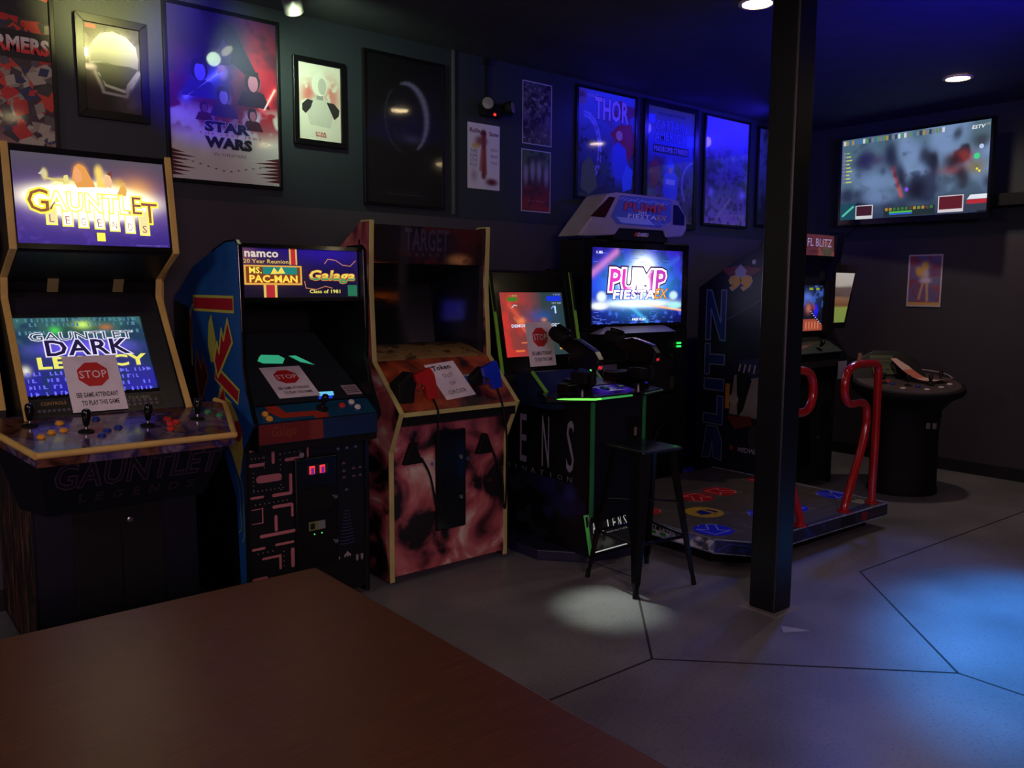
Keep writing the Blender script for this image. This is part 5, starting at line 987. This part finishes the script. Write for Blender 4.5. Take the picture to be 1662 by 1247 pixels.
# stage platform
s = thing('dance_stage', 'dance platform with blue, red and yellow arrow panels behind the column', 'dance platform', (4.7, 3.2, 0))
outl = [(3.88, 2.82), (4.0, 2.65), (5.48, 2.59), (5.50, 2.60), (5.50, 4.04), (3.88, 4.04)]
MB().prism(outl, .085, .168, 'z').build('stage_base', BLACK, s); 
MB().prism([(3.96, 2.9), (4.1, 2.74), (5.42, 2.7), (5.42, 3.95), (3.96, 3.95)], 0.0, .09, 'z').build('stage_plinth', BLACKM, s)
a = Art(1.66, 1.45, (44, 40, 40), n=40); a.noise(7, (52, 48, 46), .5, .2, .7, 171)
X0, Y0, WX, WY = 3.88, 2.59, 1.66, 1.45
def pc(x, y): return ((x - X0) / WX, (y - Y0) / WY)
def panel(cx, cy, col, rot):
    h = .135; q = [(-h, -h), (h, -h), (h, h), (-h, h)]; a.poly([pc(cx + p[0], cy + p[1]) for p in q], (96, 90, 88), 1)
    a.poly([pc(cx + .12 * math.cos(k * PI / 10), cy + .12 * math.sin(k * PI / 10)) for k in range(20)], col, 1.6)
    lc = tuple(min(255, v_ + 120) for v_ in col); c_, s_ = math.cos(rot), math.sin(rot)
    def L(pts): a.stroke([pc(cx + px * c_ - py * s_, cy + px * s_ + py * c_) for px, py in pts], .008, lc, 2.2)
    L([(-.07, .07), (.07, .07), (.07, -.07)]); L([(-.07, .07), (-.02, .02), (-.1, -.06), (-.06, -.1), (.02, -.02), (.07, -.07)])
for cx, cy in ((4.31, 3.22), (5.13, 3.22)):
    panel(cx - .28, cy + .28, (190, 30, 34), PI / 2); panel(cx + .28, cy + .28, (190, 30, 34), 0); panel(cx - .28, cy - .28, (36, 44, 230), PI); panel(cx + .28, cy - .28, (36, 44, 230), -PI / 2)
    for dx, dy in ((0, .28), (0, -.28), (.28, 0), (-.28, 0)): a.poly([pc(cx + dx + p[0], cy + dy + p[1]) for p in ((-.13, -.13), (.13, -.13), (.13, .13), (-.13, .13))], (88, 80, 76), 1)
    a.poly([pc(cx + p[0], cy + p[1]) for p in ((-.135, -.135), (.135, -.135), (.135, .135), (-.135, .135))], (96, 88, 84), 1); a.poly([pc(cx + .125 * math.cos(k * PI / 10), cy + .125 * math.sin(k * PI / 10)) for k in range(20)], (196, 156, 50), 1.6)
    a.poly([pc(cx - .07, cy - .03), pc(cx - .02, cy - .05), pc(cx + .02, cy - .05), pc(cx + .03, cy + .05), pc(cx - .04, cy + .04)], (30, 36, 130), 2); a.poly([pc(cx + .05, cy - .06), pc(cx + .09, cy - .04), pc(cx + .07, cy + .04), pc(cx + .05, cy + .03)], (30, 36, 130), 2)
rr = random.Random(4)
for k in range(60): x, y = X0 + .1 + rr.random() * 1.5, Y0 + .1 + rr.random() * 1.2; a.stroke([pc(x, y), pc(x + .03 * rr.random(), y + .02 * rr.random())], .003, (190, 180, 170), 2)
a.rect(.86, .06, .93, .12, (150, 140, 110), 2)
# clip the deck to the chamfered outline
dk = a; dk.grid = False; dk.ov.insert(0, (np.array([pc(*p) for p in outl]), [tuple(range(len(outl)))], (84, 76, 72), 0))
dk.place('stage_deck', (X0, Y0, .1695), (WX, 0, 0), (0, WY, 0), s, attr_mat('stage_print', rough=.3))
edge = P('scuffed_edge', (150, 160, 190), .4, metal=.3, var=.5, scale=40)
m = MB()
for a0, b0 in zip([(3.88, 4.04)] + outl[:4], outl[:4] + [(5.50, 4.04)]):
    for z in (.088, .168): m.tube([(*a0, z), (*b0, z)], .005, 6)
for p_ in outl[:4]: m.tube([(*p_, .088), (*p_, .168)], .004, 6)
m.build('edge_moulding', edge, s)
def skirt(p, q, art, name='skirt_decal'):
    d = Vector((q[0] - p[0], q[1] - p[1], 0)); nrm = Vector((d.y, -d.x, 0)).normalized() * .004
    art.place(name, Vector((*p, .092)) + nrm, d, (0, 0, .07), s, VINYL, thick=.003)
a = Art(1.0, .07, (210, 216, 226), n=70); a.noise(16, (20, 24, 50), .55, .08, .9, 181).noise(20, (30, 50, 150), .55, .08, .8, 182, np.clip((a.X - .6) * 5, 0, 1)); a.rect(.0, .5, .75, .98, (30, 32, 34), .8); a.text('THE NEXT LEVEL', .4, .55, .74, .92, (200, 204, 210), layer=2, bold=.02)
for k in range(5): a.rect(.35 + k * .07, .12, .39 + k * .07, .4, (60, 150, 60), 1)
skirt((3.88, 3.9), (3.88, 2.82), a)
a = Art(.2, .07, (30, 36, 90), n=30); a.noise(8, (36, 50, 150), .5, .1, .8, 183); a.stroke([(.1, .2), (.4, .8), (.9, .8)], .006, (60, 80, 200), 1); skirt((3.88, 2.82), (4.0, 2.65), a)
a = Art(1.5, .07, (30, 34, 56), n=110); a.noise(18, (40, 54, 150), .55, .08, .8, 184, np.clip((.6 - a.X) * 6, 0, 1)); a.rect(.62, .1, .73, .95, (10, 10, 12), 1); a.rect(.78, .1, .83, .9, (120, 26, 34), 1); a.text('WARNING DO NOT CLIMB', .84, .55, .98, .7, (130, 60, 60), layer=2); a.text('ON THE HAND RAILS', .84, .3, .97, .42, (120, 110, 110), layer=2)
skirt((4.0, 2.65), (5.48, 2.59), a)
for x, y in ((4.1, 2.86), (5.3, 2.82), (4.1, 3.8), (5.3, 3.8)): MB().lathe([(.03, 0), (.03, .02), (.012, .03), (.012, .09)], (x, y - .08, 0), 14).build('levelling_foot', BLACKM, s, smooth=True)
RED = P('red_powder_coat', (170, 18, 20), .22, coat=.6)
def rail(fx, mx, label):
    # fx: outer foot x ; mx: +1 loop opens to the right, -1 mirrored ; relative x offsets from the slanted inner leg
    t_ = thing('hand_rail', label, 'hand rail', (fx, 2.66, .17), 'red hand rails on the dance platform')
    pts = [(.37, .176), (.37, .30), (.375, .6), (.37, .95), (.365, 1.08), (.335, 1.115), (.29, 1.125), (.12, 1.13), (.03, 1.12), (-.03, 1.09), (-.06, 1.03), (-.06, .96), (-.03, .90), (.03, .875), (.12, .875), (.18, .87), (.225, .84), (.24, .78), (.235, .70), (.19, .56), (.06, .30), (.02, .22), (.01, .176)]
    path = [Vector((fx + mx * (dx), 2.66, z)) for dx, z in pts]; path = smoothpath(path, 4)
    MB().tube(path, .026, 14).build('rail_tube', RED, t_, smooth=True)
    for dx in (.37, .01): MB().lathe([(.045, 0), (.045, .006), (.03, .01)], (fx + mx * dx, 2.66, .171), 18).build('foot_flange', RED, t_, smooth=True)
    return t_
r1 = rail(5.03, 1, 'glossy red curved hand rail standing free right of the column')
rail(4.53, -1, 'glossy red curved hand rail half hidden behind the column')
tag(MB().box((5.13, 2.652, 1.154), (5.15, 2.668, 1.20)).build('rail_tag', P('tan_tag', (170, 120, 80), .5), org=(5.14, 2.66, 1.154)), 'small tan tag sticking up from the right red hand rail', 'tag')

# ================================================================ 6. sports cabinet
c = thing('arcade_cabinet', 'dark sports arcade cabinet with large outlined side letters and the number 99', 'arcade machine', (5.85, 4.0, 0))
XL, XR = 5.525, 6.37
prof = [(4.25, .02), (4.25, 1.62), (3.85, 1.86), (3.72, 1.92), (3.60, 2.06), (3.48, 2.06), (3.50, 1.86), (3.54, 1.80), (3.54, 1.25), (3.42, 1.10), (3.40, 1.0), (3.50, .88), (3.50, .02)]
SPB = P('midnight_side', (16, 16, 36), .4)
for x0 in (XL, XR - .02): MB().prism(prof, x0, x0 + .02).build('side_panel', SPB, c); MB().strip(prof[4:], x0 - .001, x0 + .021, .008).build('edge_trim', BLACKG, c)
MB().prism([(4.24, .05), (4.24, 1.6), (3.85, 1.84), (3.72, 1.9), (3.62, 2.04), (3.51, 2.04), (3.53, 1.87), (3.60, 1.80), (3.60, 1.24), (3.46, 1.08), (3.44, 1.0), (3.53, .88), (3.53, .05)], XL + .02, XR - .02).build('cabinet_body', BLACKM, c)
a = Art(1, 1); y0 = 4.25
def sp(y, z): return (y0 - y, z)
def outl_letter(seg, col=(96, 104, 136)):
    for s_ in seg: a.stroke([sp(*p) for p in s_], .010, col, 1.5)
cf = (20, 44, 96)
# sideways letters B L I T Z reading upward along the rear edge (4.19..3.96)
for z0, z1, kind in ((1.20, 1.60, 'Z'), (.92, 1.17, 'T'), (.77, .90, 'I'), (.52, .75, 'L'), (.23, .50, 'B')):
    yl_, yr_ = 4.17, 3.98
    zs = lambda q: z0 + (z1 - z0) * q; ys = lambda q: yl_ + (yr_ - yl_) * q
    sh_ = {'Z': [(0, 0), (0, 1), (.25, 1), (.75, .35), (.75, 1), (1, 1), (1, 0), (.75, 0), (.25, .62), (.25, 0)],
           'T': [(0, 0), (0, 1), (.25, 1), (.25, .66), (1, .66), (1, .34), (.25, .34), (.25, 0)],
           'I': [(0, .2), (0, .9), (1, .9), (1, .2)],
           'L': [(0, 0), (0, .35), (.7, .35), (.7, 1), (1, 1), (1, 0)],
           'B': [(0, 0), (.2, 1), (.75, 1), (1, .6), (1, 0), (.6, .05), (.5, .5), (.4, .05)]}[kind]
    q = [(ys(p_[0]), zs(p_[1])) for p_ in sh_]
    a.ov.append((np.array([sp(*p_) for p_ in q]), [tuple(range(len(q)))], cf, 1)); outl_letter([[q[i], q[(i + 1) % len(q)]] for i in range(len(q))])
a.poly([sp(4.04, 1.765), sp(3.87, 1.79), sp(3.66, 1.765), sp(3.76, 1.71), sp(3.78, 1.64), sp(3.93, 1.63), sp(3.96, 1.71)][::-1], (96, 40, 44), 1); a.poly([sp(3.91, 1.75), sp(3.86, 1.80), sp(3.80, 1.75), sp(3.82, 1.70), sp(3.9, 1.70)][::-1], (130, 130, 150), 1.4)
a.text('99', *sp(3.96, 1.60), *sp(3.755, 1.71), (190, 140, 40), out=(150, 140, 130), ow=.05, layer=3, bold=.04, shear=.1)
a.disc(*sp(3.74, 1.815), .018, (150, 146, 150), 1.5)
a.text('MIDWAY', *sp(3.82, .325), *sp(3.60, .365), (150, 146, 156), layer=2, shear=.2, bold=.02); a.disc(*sp(3.885, .35), .02, (130, 34, 34), 1.5)
# faded player artwork
a.poly([sp(3.92, .62), sp(3.88, .93), sp(3.8, .97), sp(3.6, .98), sp(3.53, .95), sp(3.53, .6)], (120, 112, 104), .8); a.poly([sp(3.96, .86), sp(3.92, .86), sp(3.92, .66), sp(3.96, .66)], (170, 116, 40), .8); a.poly([sp(3.85, 1.05), sp(3.56, 1.1), sp(3.53, .96), sp(3.8, .9)], (30, 34, 66), 1)
for k in range(7): y = 3.84 - .045 * k; a.stroke([sp(y, .97 - .01 * (k % 2)), sp(y - .012, 1.02)], .012, (140, 134, 136), 1.3)
a.poly([sp(3.86, .95), sp(3.78, .98), sp(3.72, .9), sp(3.79, .66), sp(3.84, .6)], (18, 18, 22), 1.1); a.disc(*sp(3.88, .74), .045, (130, 120, 112), 1.4); a.disc(*sp(3.60, .45), .14, (44, 42, 46), 1.2)
a.stroke([sp(3.98, 1.36), sp(3.66, 1.53)], .006, (70, 70, 96), 1.2); a.poly([sp(3.94, .6), sp(3.72, .62), sp(3.7, .55), sp(3.86, .5)], (90, 40, 26), 1)
a.place('side_decal', (XL - .0015, y0, 0), (0, -1, 0), (0, 0, 1), c, VINYL, step=.0005)
a = Art(.69, .18, (100, 50, 50), n=60); a.noise(6, (150, 76, 60), .5, .12, .9, 191).blob(.85, .2, .12, .3, (70, 90, 60), .8).blob(.1, .5, .1, .5, (50, 50, 90), .6); a.text('NFL BLITZ', .35, .42, .95, .8, (170, 150, 160), out=(70, 30, 40), ow=.04, layer=3, bold=.02, shear=.1); a.text('GOLD', .5, .12, .68, .26, (60, 30, 30), layer=3)
a.place('marquee', (XL + .022, 3.503, 1.872), (6.265 - XL - .022, 0, 0), (0, .008, .165), c, attr_mat('marquee_dim', emit=.35, rough=.3))
a = Art(.62, .5, (10, 10, 22), n=90); a.blob(.5, .7, .5, .25, (30, 50, 90), .9).noise(8, (60, 90, 180), .55, .1, .8, 193, np.clip((a.Y - .4) * 4, 0, 1)).blob(.84, .45, .05, .14, (20, 30, 230), 1, 4).blob(.62, .75, .1, .1, (90, 120, 220), .8).blob(.66, .5, .06, .1, (200, 110, 80), .8).blob(.78, .52, .04, .06, (140, 50, 44), .8)
a.poly([(.5, 0), (1, 0), (1, .12), (.82, .26), (.5, .26)], (150, 70, 50), 1)
for k in range(5): a.rect(.6 + k * .07, .04, .63 + k * .07, .2, (200, 110, 80), 2)
for k in range(7): a.rect(.7 + k * .04, .42 - k * .045, .725 + k * .04, .44 - k * .045, (190, 190, 220), 2)
a.rect(.66, .9, .75, .95, (130, 150, 40), 2); a.rect(.82, .9, .9, .95, (130, 150, 40), 2)
a.place('screen', (5.62, 3.568, 1.28), (.625, 0, 0), (0, .0, .36), c, SCREEN)
MB().box((6.247, 3.555, 1.25), (6.348, 3.60, 1.68)).build('monitor_bezel', BLACKG, c)
a = Art(.66, .1, (60, 72, 66), n=10); a.text('RULES', .6, .5, .8, .7, (130, 120, 80)); a.text('HOW TO PLAY', .6, .2, .9, .35, (120, 110, 80)); a.place('control_panel', (XL + .022, 3.43, 1.115), (XR - XL - .044, 0, 0), (0, .2, .12), c, GLOSSP, thick=.02)
for x in (5.65, 6.05): joystick(c, x, 3.47, 1.14, .5, .08)
MB().box((XL + .02, 3.492, .06), (XR - .02, 3.535, .88)).build('front_panel', BLACKM, c)
MB().box((5.72, 3.48, .2), (6.0, 3.494, .7)).build('coin_door', BLACKG, c, bevel=.005)
MB().lathe([(.016, 0), (.016, .008), (.008, .01)], (6.13, 3.492, .42), 14, Matrix.Rotation(PI / 2, 4, 'X')).build('lock', STEEL, c, smooth=True)
# ================================================================ 7. golf cabinet behind
c = thing('arcade_cabinet', 'narrow dark golf arcade cabinet in the corner with a pale landscape screen', 'arcade machine', (6.8, 4.1, 0))
MB().prism([(4.6, .02), (4.6, 1.75), (4.2, 1.9), (3.86, 1.86), (3.90, 1.24), (3.76, 1.05), (3.76, .95), (3.86, .85), (3.86, .02)], 6.39, 7.04).build('cabinet_body', BLACK, c, bevel=.006)
MB().add([(6.40, 3.70, 1.82), (7.04, 3.70, 1.82), (7.04, 3.80, 1.27), (6.40, 3.80, 1.27), (6.40, 3.9, 1.84), (7.04, 3.9, 1.84), (7.04, 3.92, 1.26), (6.40, 3.92, 1.26)], [(3, 2, 1, 0), (4, 5, 6, 7), (0, 1, 5, 4), (1, 2, 6, 5), (2, 3, 7, 6), (3, 0, 4, 7)]).build('monitor_case', BLACKG, c)
a = Art(.62, .42, (150, 140, 130), n=60); a.grad([(0, (110, 130, 60)), (.3, (120, 130, 60)), (.34, (96, 60, 40)), (.5, (120, 86, 60)), (.55, (70, 56, 54)), (.7, (90, 74, 72)), (.74, (160, 150, 144)), (1, (170, 164, 156))]).blob(.95, .62, .3, .12, (84, 66, 64), .9, 4)
a.place('screen', (6.44, 3.787, 1.322), (.56, 0, 0), (0, -.078, .43), c, SCREEN)
MB().prism([(3.86, 1.06), (3.66, 1.0), (3.66, .95), (3.86, .95)], 6.40, 7.03).build('control_panel', BLACKG, c, bevel=.006)
MB().lathe([(.04, -.01), (.038, .015), (.025, .03), (.005, .038)], (6.73, 3.74, 1.03), 20).build('trackball', BTN_W, c, smooth=True)

# ================================================================ 8. joystick pedestal
c = thing('control_pedestal', 'freestanding black arcade control pedestal with four joysticks near the right wall', 'control pedestal', (6.62, 3.02, 0))
cx, cy = 6.62, 3.02; ZT = .875
tlt = lambda x, y, z: z + .16 * max(0, min(1, (z - .72) / .15)) * (-(x - cx) * math.sin(ro) + (y - cy) * math.cos(ro))
ro = math.radians(-40)
prof_p = [(.255, 0), (.26, .02), (.25, .06), (.245, .5), (.26, .7), (.33, .78), (.405, .83), (.42, .87), (.415, .90), (.40, .905)]
def oval(m, prof, sx=1, sy=1, rot=0):
    M = Matrix.Rotation(rot, 4, 'Z') @ Matrix.Diagonal((sx, sy, 1, 1)); m.lathe([(p[0], p[1] - .025 if p[1] > .6 else p[1]) for p in prof], (cx, cy, 0), 40, M); m.v = [(x, y, tlt(x, y, z)) for x, y, z in m.v]; return m
ro = math.radians(-40)
oval(MB(), prof_p, 1.03, .86, ro).build('pedestal_body', BLACKM, c, smooth=True)
oval(MB(), [(.385, .9055), (.38, .913), (.02, .915)], 1.03, .86, ro).build('control_deck', ramp_mat('pedestal_deck', [(0, (40, 34, 36)), (.5, (74, 64, 66)), (.7, (96, 70, 60)), (1, (60, 56, 62))], 7, .35), c, smooth=True)
rgt = Vector((math.cos(ro), math.sin(ro), 0)); bk = Vector((-math.sin(ro), math.cos(ro), 0))   # right and away as the player sees it
def PP(r_, b_, z): return Vector((cx, cy, z + .16 * b_)) + rgt * r_ + bk * b_
m = MB(); prof_h = [(-.41, .0), (-.41, .06), (-.34, .15), (-.18, .21), (.04, .20), (.14, .14), (.20, .0)]
fr = [PP(x, .06 + .16 * (z / .215), ZT + z) for x, z in prof_h]; bk_ = [PP(x * .95, .30, ZT + z * .8) for x, z in prof_h]; k = len(fr)
m.add(fr + bk_, [tuple(range(k))[::-1], tuple(range(k, 2 * k))] + [(i, (i + 1) % k, k + (i + 1) % k, k + i) for i in range(k)]); m.build('rear_hood', BLACK, c, bevel=.008)
a = Art(.16, .16, (70, 76, 52), n=8)
for yy in (.62, .8): 
    for k in range(9): a.rect(.06 + k * .1, yy - .05, .12 + k * .1, yy + .06, (24, 30, 22), 1)
a.rect(.05, .48, .95, .5, (26, 26, 20), 1)
for k in range(4): a.disc(.2 + .22 * k, .25, .07, (30, 34, 26), 1)
pb = PP(-.24, .082, ZT + .045); a.place('instruction_plate', pb, rgt * .19, (bk * .10 + Vector((0, 0, .145))), c, GLOSSP, thick=.003)
for dx, dy in ((-.22, -.06), (-.06, -.13), (.12, -.12), (.25, -.02)): q = PP(dx, dy, ZT + .014); joystick(c, q.x, q.y, q.z, 0, .085)
for dx, dy, mt in ((-.14, -.22, BTN_W), (.03, -.25, BTN_W), (.17, -.19, BTN_W), (.28, -.10, BTN_W), (-.17, -.1, BTN_B), (-.17, -.02, BTN_R), (.0, -.17, BTN_B), (.14, .06, BTN_R)): q = PP(dx, dy, ZT + .014); button(c, q.x, q.y, q.z, mt, 0, .018)
m = MB().tube(smoothpath([PP(.22, .28, .91), PP(.29, .22, .915), PP(.36, .12, .915), PP(.38, .05, .90)], 5), .006, 8); m.build('deck_wire_guard', P('pale_trim', (150, 140, 140), .35), c, smooth=True)
for dx in (.07, .12): q = PP(dx, -.226, .60); MB().box(q - Vector((.011, .011, .022)), q + Vector((.011, .011, .022))).build('coin_slot', P('dull_nickel', (150, 150, 140), .4, metal=.5), c)
# curled notice sliding off the hood
n = 12; V = []; F = []; Cc = []
strip_pts = smoothpath([PP(-.03, .17, ZT + .155), PP(.02, .06, ZT + .09), PP(.09, -.03, ZT + .045), PP(.20, -.06, ZT + .035), PP(.32, -.03, ZT + .045)], 4)
m = MB(); wv = (rgt * .8 + bk * .6) * .075
for i in range(len(strip_pts) - 1):
    p_, q_ = strip_pts[i], strip_pts[i + 1]; m.mi = 1 if 4 <= i <= 7 else 0
    f0 = .2; m.add([p_ - wv, q_ - wv, q_ + wv, p_ + wv], [(0, 1, 2, 3)])
o = m.build('curled_notice', [P('pink_paper', (210, 170, 156), .6), P('pink_paper_red', (200, 110, 90), .6)], org=PP(.05, 0, ZT)); so = o.modifiers.new('solid', 'SOLIDIFY'); so.thickness = .001
tag(o, 'curled pinkish paper notice draped over the joystick pedestal', 'sign')
tag(MB().box((6.21, 3.388, .90), (6.34, 3.392, 1.04)).build('blank_sheet', P('lilac_sheet', (130, 124, 140), .6), org=(6.28, 3.39, .9)), 'plain pale sheet taped to a cabinet behind the free-standing red hand rail', 'sign')

# ================================================================ bar stool
s = thing('bar_stool', 'black metal bar stool with tapered splayed legs in front of the machines', 'stool', (3.395, 2.95, 0))
feet = [(3.16, 2.78), (3.20, 3.17), (3.57, 2.72), (3.64, 3.12)]; ctr = Vector((3.395, 2.95)); ZS = .76
STM = P('black_stool_metal', (14, 14, 17), .25, metal=.3, coat=.3)
tops = []
for f_ in feet:
    f2 = Vector(f_); d = (f2 - ctr); tp = ctr + d * .56; tops.append(tp)
    out = d.normalized(); sd = Vector((-out.y, out.x)); m = MB(); secs = []
    for t_, wd in ((0, .014), (.06, .015), (.10, .024), (.55, .044), (1, .058)):
        p_ = f2 + (tp - f2) * t_; z = ZS * t_ * .985; q = []
        for a_, b_ in ((0, .012), (1, -.4), (.7, -.75), (-.0, -.15), (-.7, -.75), (-1, -.4)): q.append((*(p_ + sd * a_ * wd + out * (b_ * wd * .8 + (.01 if a_ == 0 else 0))), z))
        secs.append(q)
    vs = sum(secs, []); k = 6
    fs = [tuple(range(k))[::-1], tuple(range(4 * k, 5 * k))] + [(i * k + j, i * k + (j + 1) % k, (i + 1) * k + (j + 1) % k, (i + 1) * k + j) for i in range(4) for j in range(k)]
    lg = m.add(vs, fs).build('leg', STM, s, smooth=False)
    MB().tube([(*f2, 0), (*(f2 + (tp - f2) * .06), .046)], [.014, .013], 10).build('foot_cap', BLACKM, lg)
ang = math.atan2(.39, .04) - PI / 2
M = Matrix.Translation((ctr.x, ctr.y, 0)) @ Matrix.Rotation(ang + .02, 4, 'Z'); h = .148
MB().box((-h, -h, ZS - .018), (h, h, ZS), M).build('seat', STM, s, bevel=.014, seg=4)
MB().lathe([(.018, .0005), (.018, .001)], (ctr.x, ctr.y, ZS), 18).build('seat_drain_hole', BLACKM, s)
for z, w_ in ((.27, .008), ):
    for i, j in ((0, 1), (1, 3), (3, 2), (2, 0)):
        t_ = z / (ZS * .985); p_ = Vector(feet[i]) + (tops[i] - Vector(feet[i])) * t_; q_ = Vector(feet[j]) + (tops[j] - Vector(feet[j])) * t_
        MB().tube([(*p_, z), (*q_, z)], .009, 8).build('footrest_bar', STM, s, smooth=True)
for (i, j, z) in ((0, 3, .45), (1, 2, .46)):
    t_ = z / (ZS * .985); p_ = Vector(feet[i]) + (tops[i] - Vector(feet[i])) * t_; q_ = Vector(feet[j]) + (tops[j] - Vector(feet[j])) * t_
    MB().tube([(*p_, z), (*q_, z)], .006, 8).build('cross_brace', STM, s, smooth=True)

# ================================================================ table in the foreground
t = thing('wooden_table', 'dark reddish-brown wooden table top filling the lower left foreground', 'table', (.0, 1.2, 0))
def wood():
    m = bpy.data.materials.new('stained_wood'); m.use_nodes = True; nt = m.node_tree; b = nt.nodes['Principled BSDF']; L = nt.links.new
    tc = nt.nodes.new('ShaderNodeTexCoord'); mp = nt.nodes.new('ShaderNodeMapping'); mp.inputs['Scale'].default_value = (1.2, 26, 26); L(tc.outputs['Object'], mp.inputs[0])
    n = nt.nodes.new('ShaderNodeTexNoise'); n.inputs['Scale'].default_value = 6; n.inputs['Detail'].default_value = 8; n.inputs['Roughness'].default_value = .7; L(mp.outputs[0], n.inputs['Vector'])
    r = nt.nodes.new('ShaderNodeValToRGB'); r.color_ramp.elements[0].position = .3; r.color_ramp.elements[0].color = (*lin(70, 38, 25), 1); r.color_ramp.elements[1].position = .7; r.color_ramp.elements[1].color = (*lin(104, 60, 38), 1)
    L(n.outputs['Fac'], r.inputs['Fac']); L(r.outputs['Color'], b.inputs['Base Color']); b.inputs['Roughness'].default_value = .3
    bp = nt.nodes.new('ShaderNodeBump'); bp.inputs['Strength'].default_value = .25; bp.inputs['Distance'].default_value = .002; L(n.outputs['Fac'], bp.inputs['Height']); L(bp.outputs['Normal'], b.inputs['Normal']); return m
WOOD = wood()
MB().box((-1.4, .35, .71), (1.115, 2.27, .75)).build('table_top', WOOD, t, bevel=.006, seg=3)
MB().box((-1.3, .45, .64), (1.02, 2.17, .71)).build('table_apron', P('dark_apron', (36, 20, 16), .5), t)
for x in (-1.25, .95):
    for y in (.5, 2.1): MB().box((x - .035, y - .035, 0), (x + .035, y + .035, .70)).build('leg', MATS['dark_apron'], t, bevel=.004)
# scuffs on the floor near the column
sc = MB()
sc.add([(3.38, 2.05, .0008), (3.50, 1.98, .0008), (3.47, 2.05, .0008), (3.44, 2.10, .0008)], [(0, 1, 2, 3)]); tag(sc.build('floor_scuff', P('pale_scuff', (170, 170, 172), .5), org=(3.44, 2.05, .0008)), 'small pale scuff mark on the concrete in front of the column', 'scuff mark')

# ---------------------------------------------------------------- seen only as reflections in the smoked glass
c = thing('arcade_cabinet', 'dark cabinet with a small blue screen, seen only reflected in smoked glass', 'arcade machine', (6.4, -1.3, 0))
MB().prism([(-1.6, 0), (-1.6, 1.8), (-1.1, 1.8), (-1.02, 1.5), (-1.02, 1.15), (-.8, 1.0), (-.95, .9), (-.95, 0)], 6.05, 6.75).build('cabinet_body', BLACK, c)
a = Art(.33, .24, (70, 60, 230), n=40); a.noise(5, (40, 30, 150), .5, .1, .8, 201, np.clip((.5 - a.Y) * 6, 0, 1)).noise(6, (150, 150, 240), .6, .1, .6, 202)
a.place('screen', (6.57, -1.012, 1.19), (-.34, 0, 0), (0, 0, .25), c, attr_mat('far_screen', emit=2.2, glow_only=True))
tag(MB().tube([(5.0, -1.0, 1.53), (5.56, -1.0, 1.49)], .012, 8).build('orange_light_tube', emis('orange_tube', (255, 120, 30), 5), org=(5.2, -1, 1.5)), 'glowing orange light tube seen only as a streak reflected in the smoked glass', 'light')
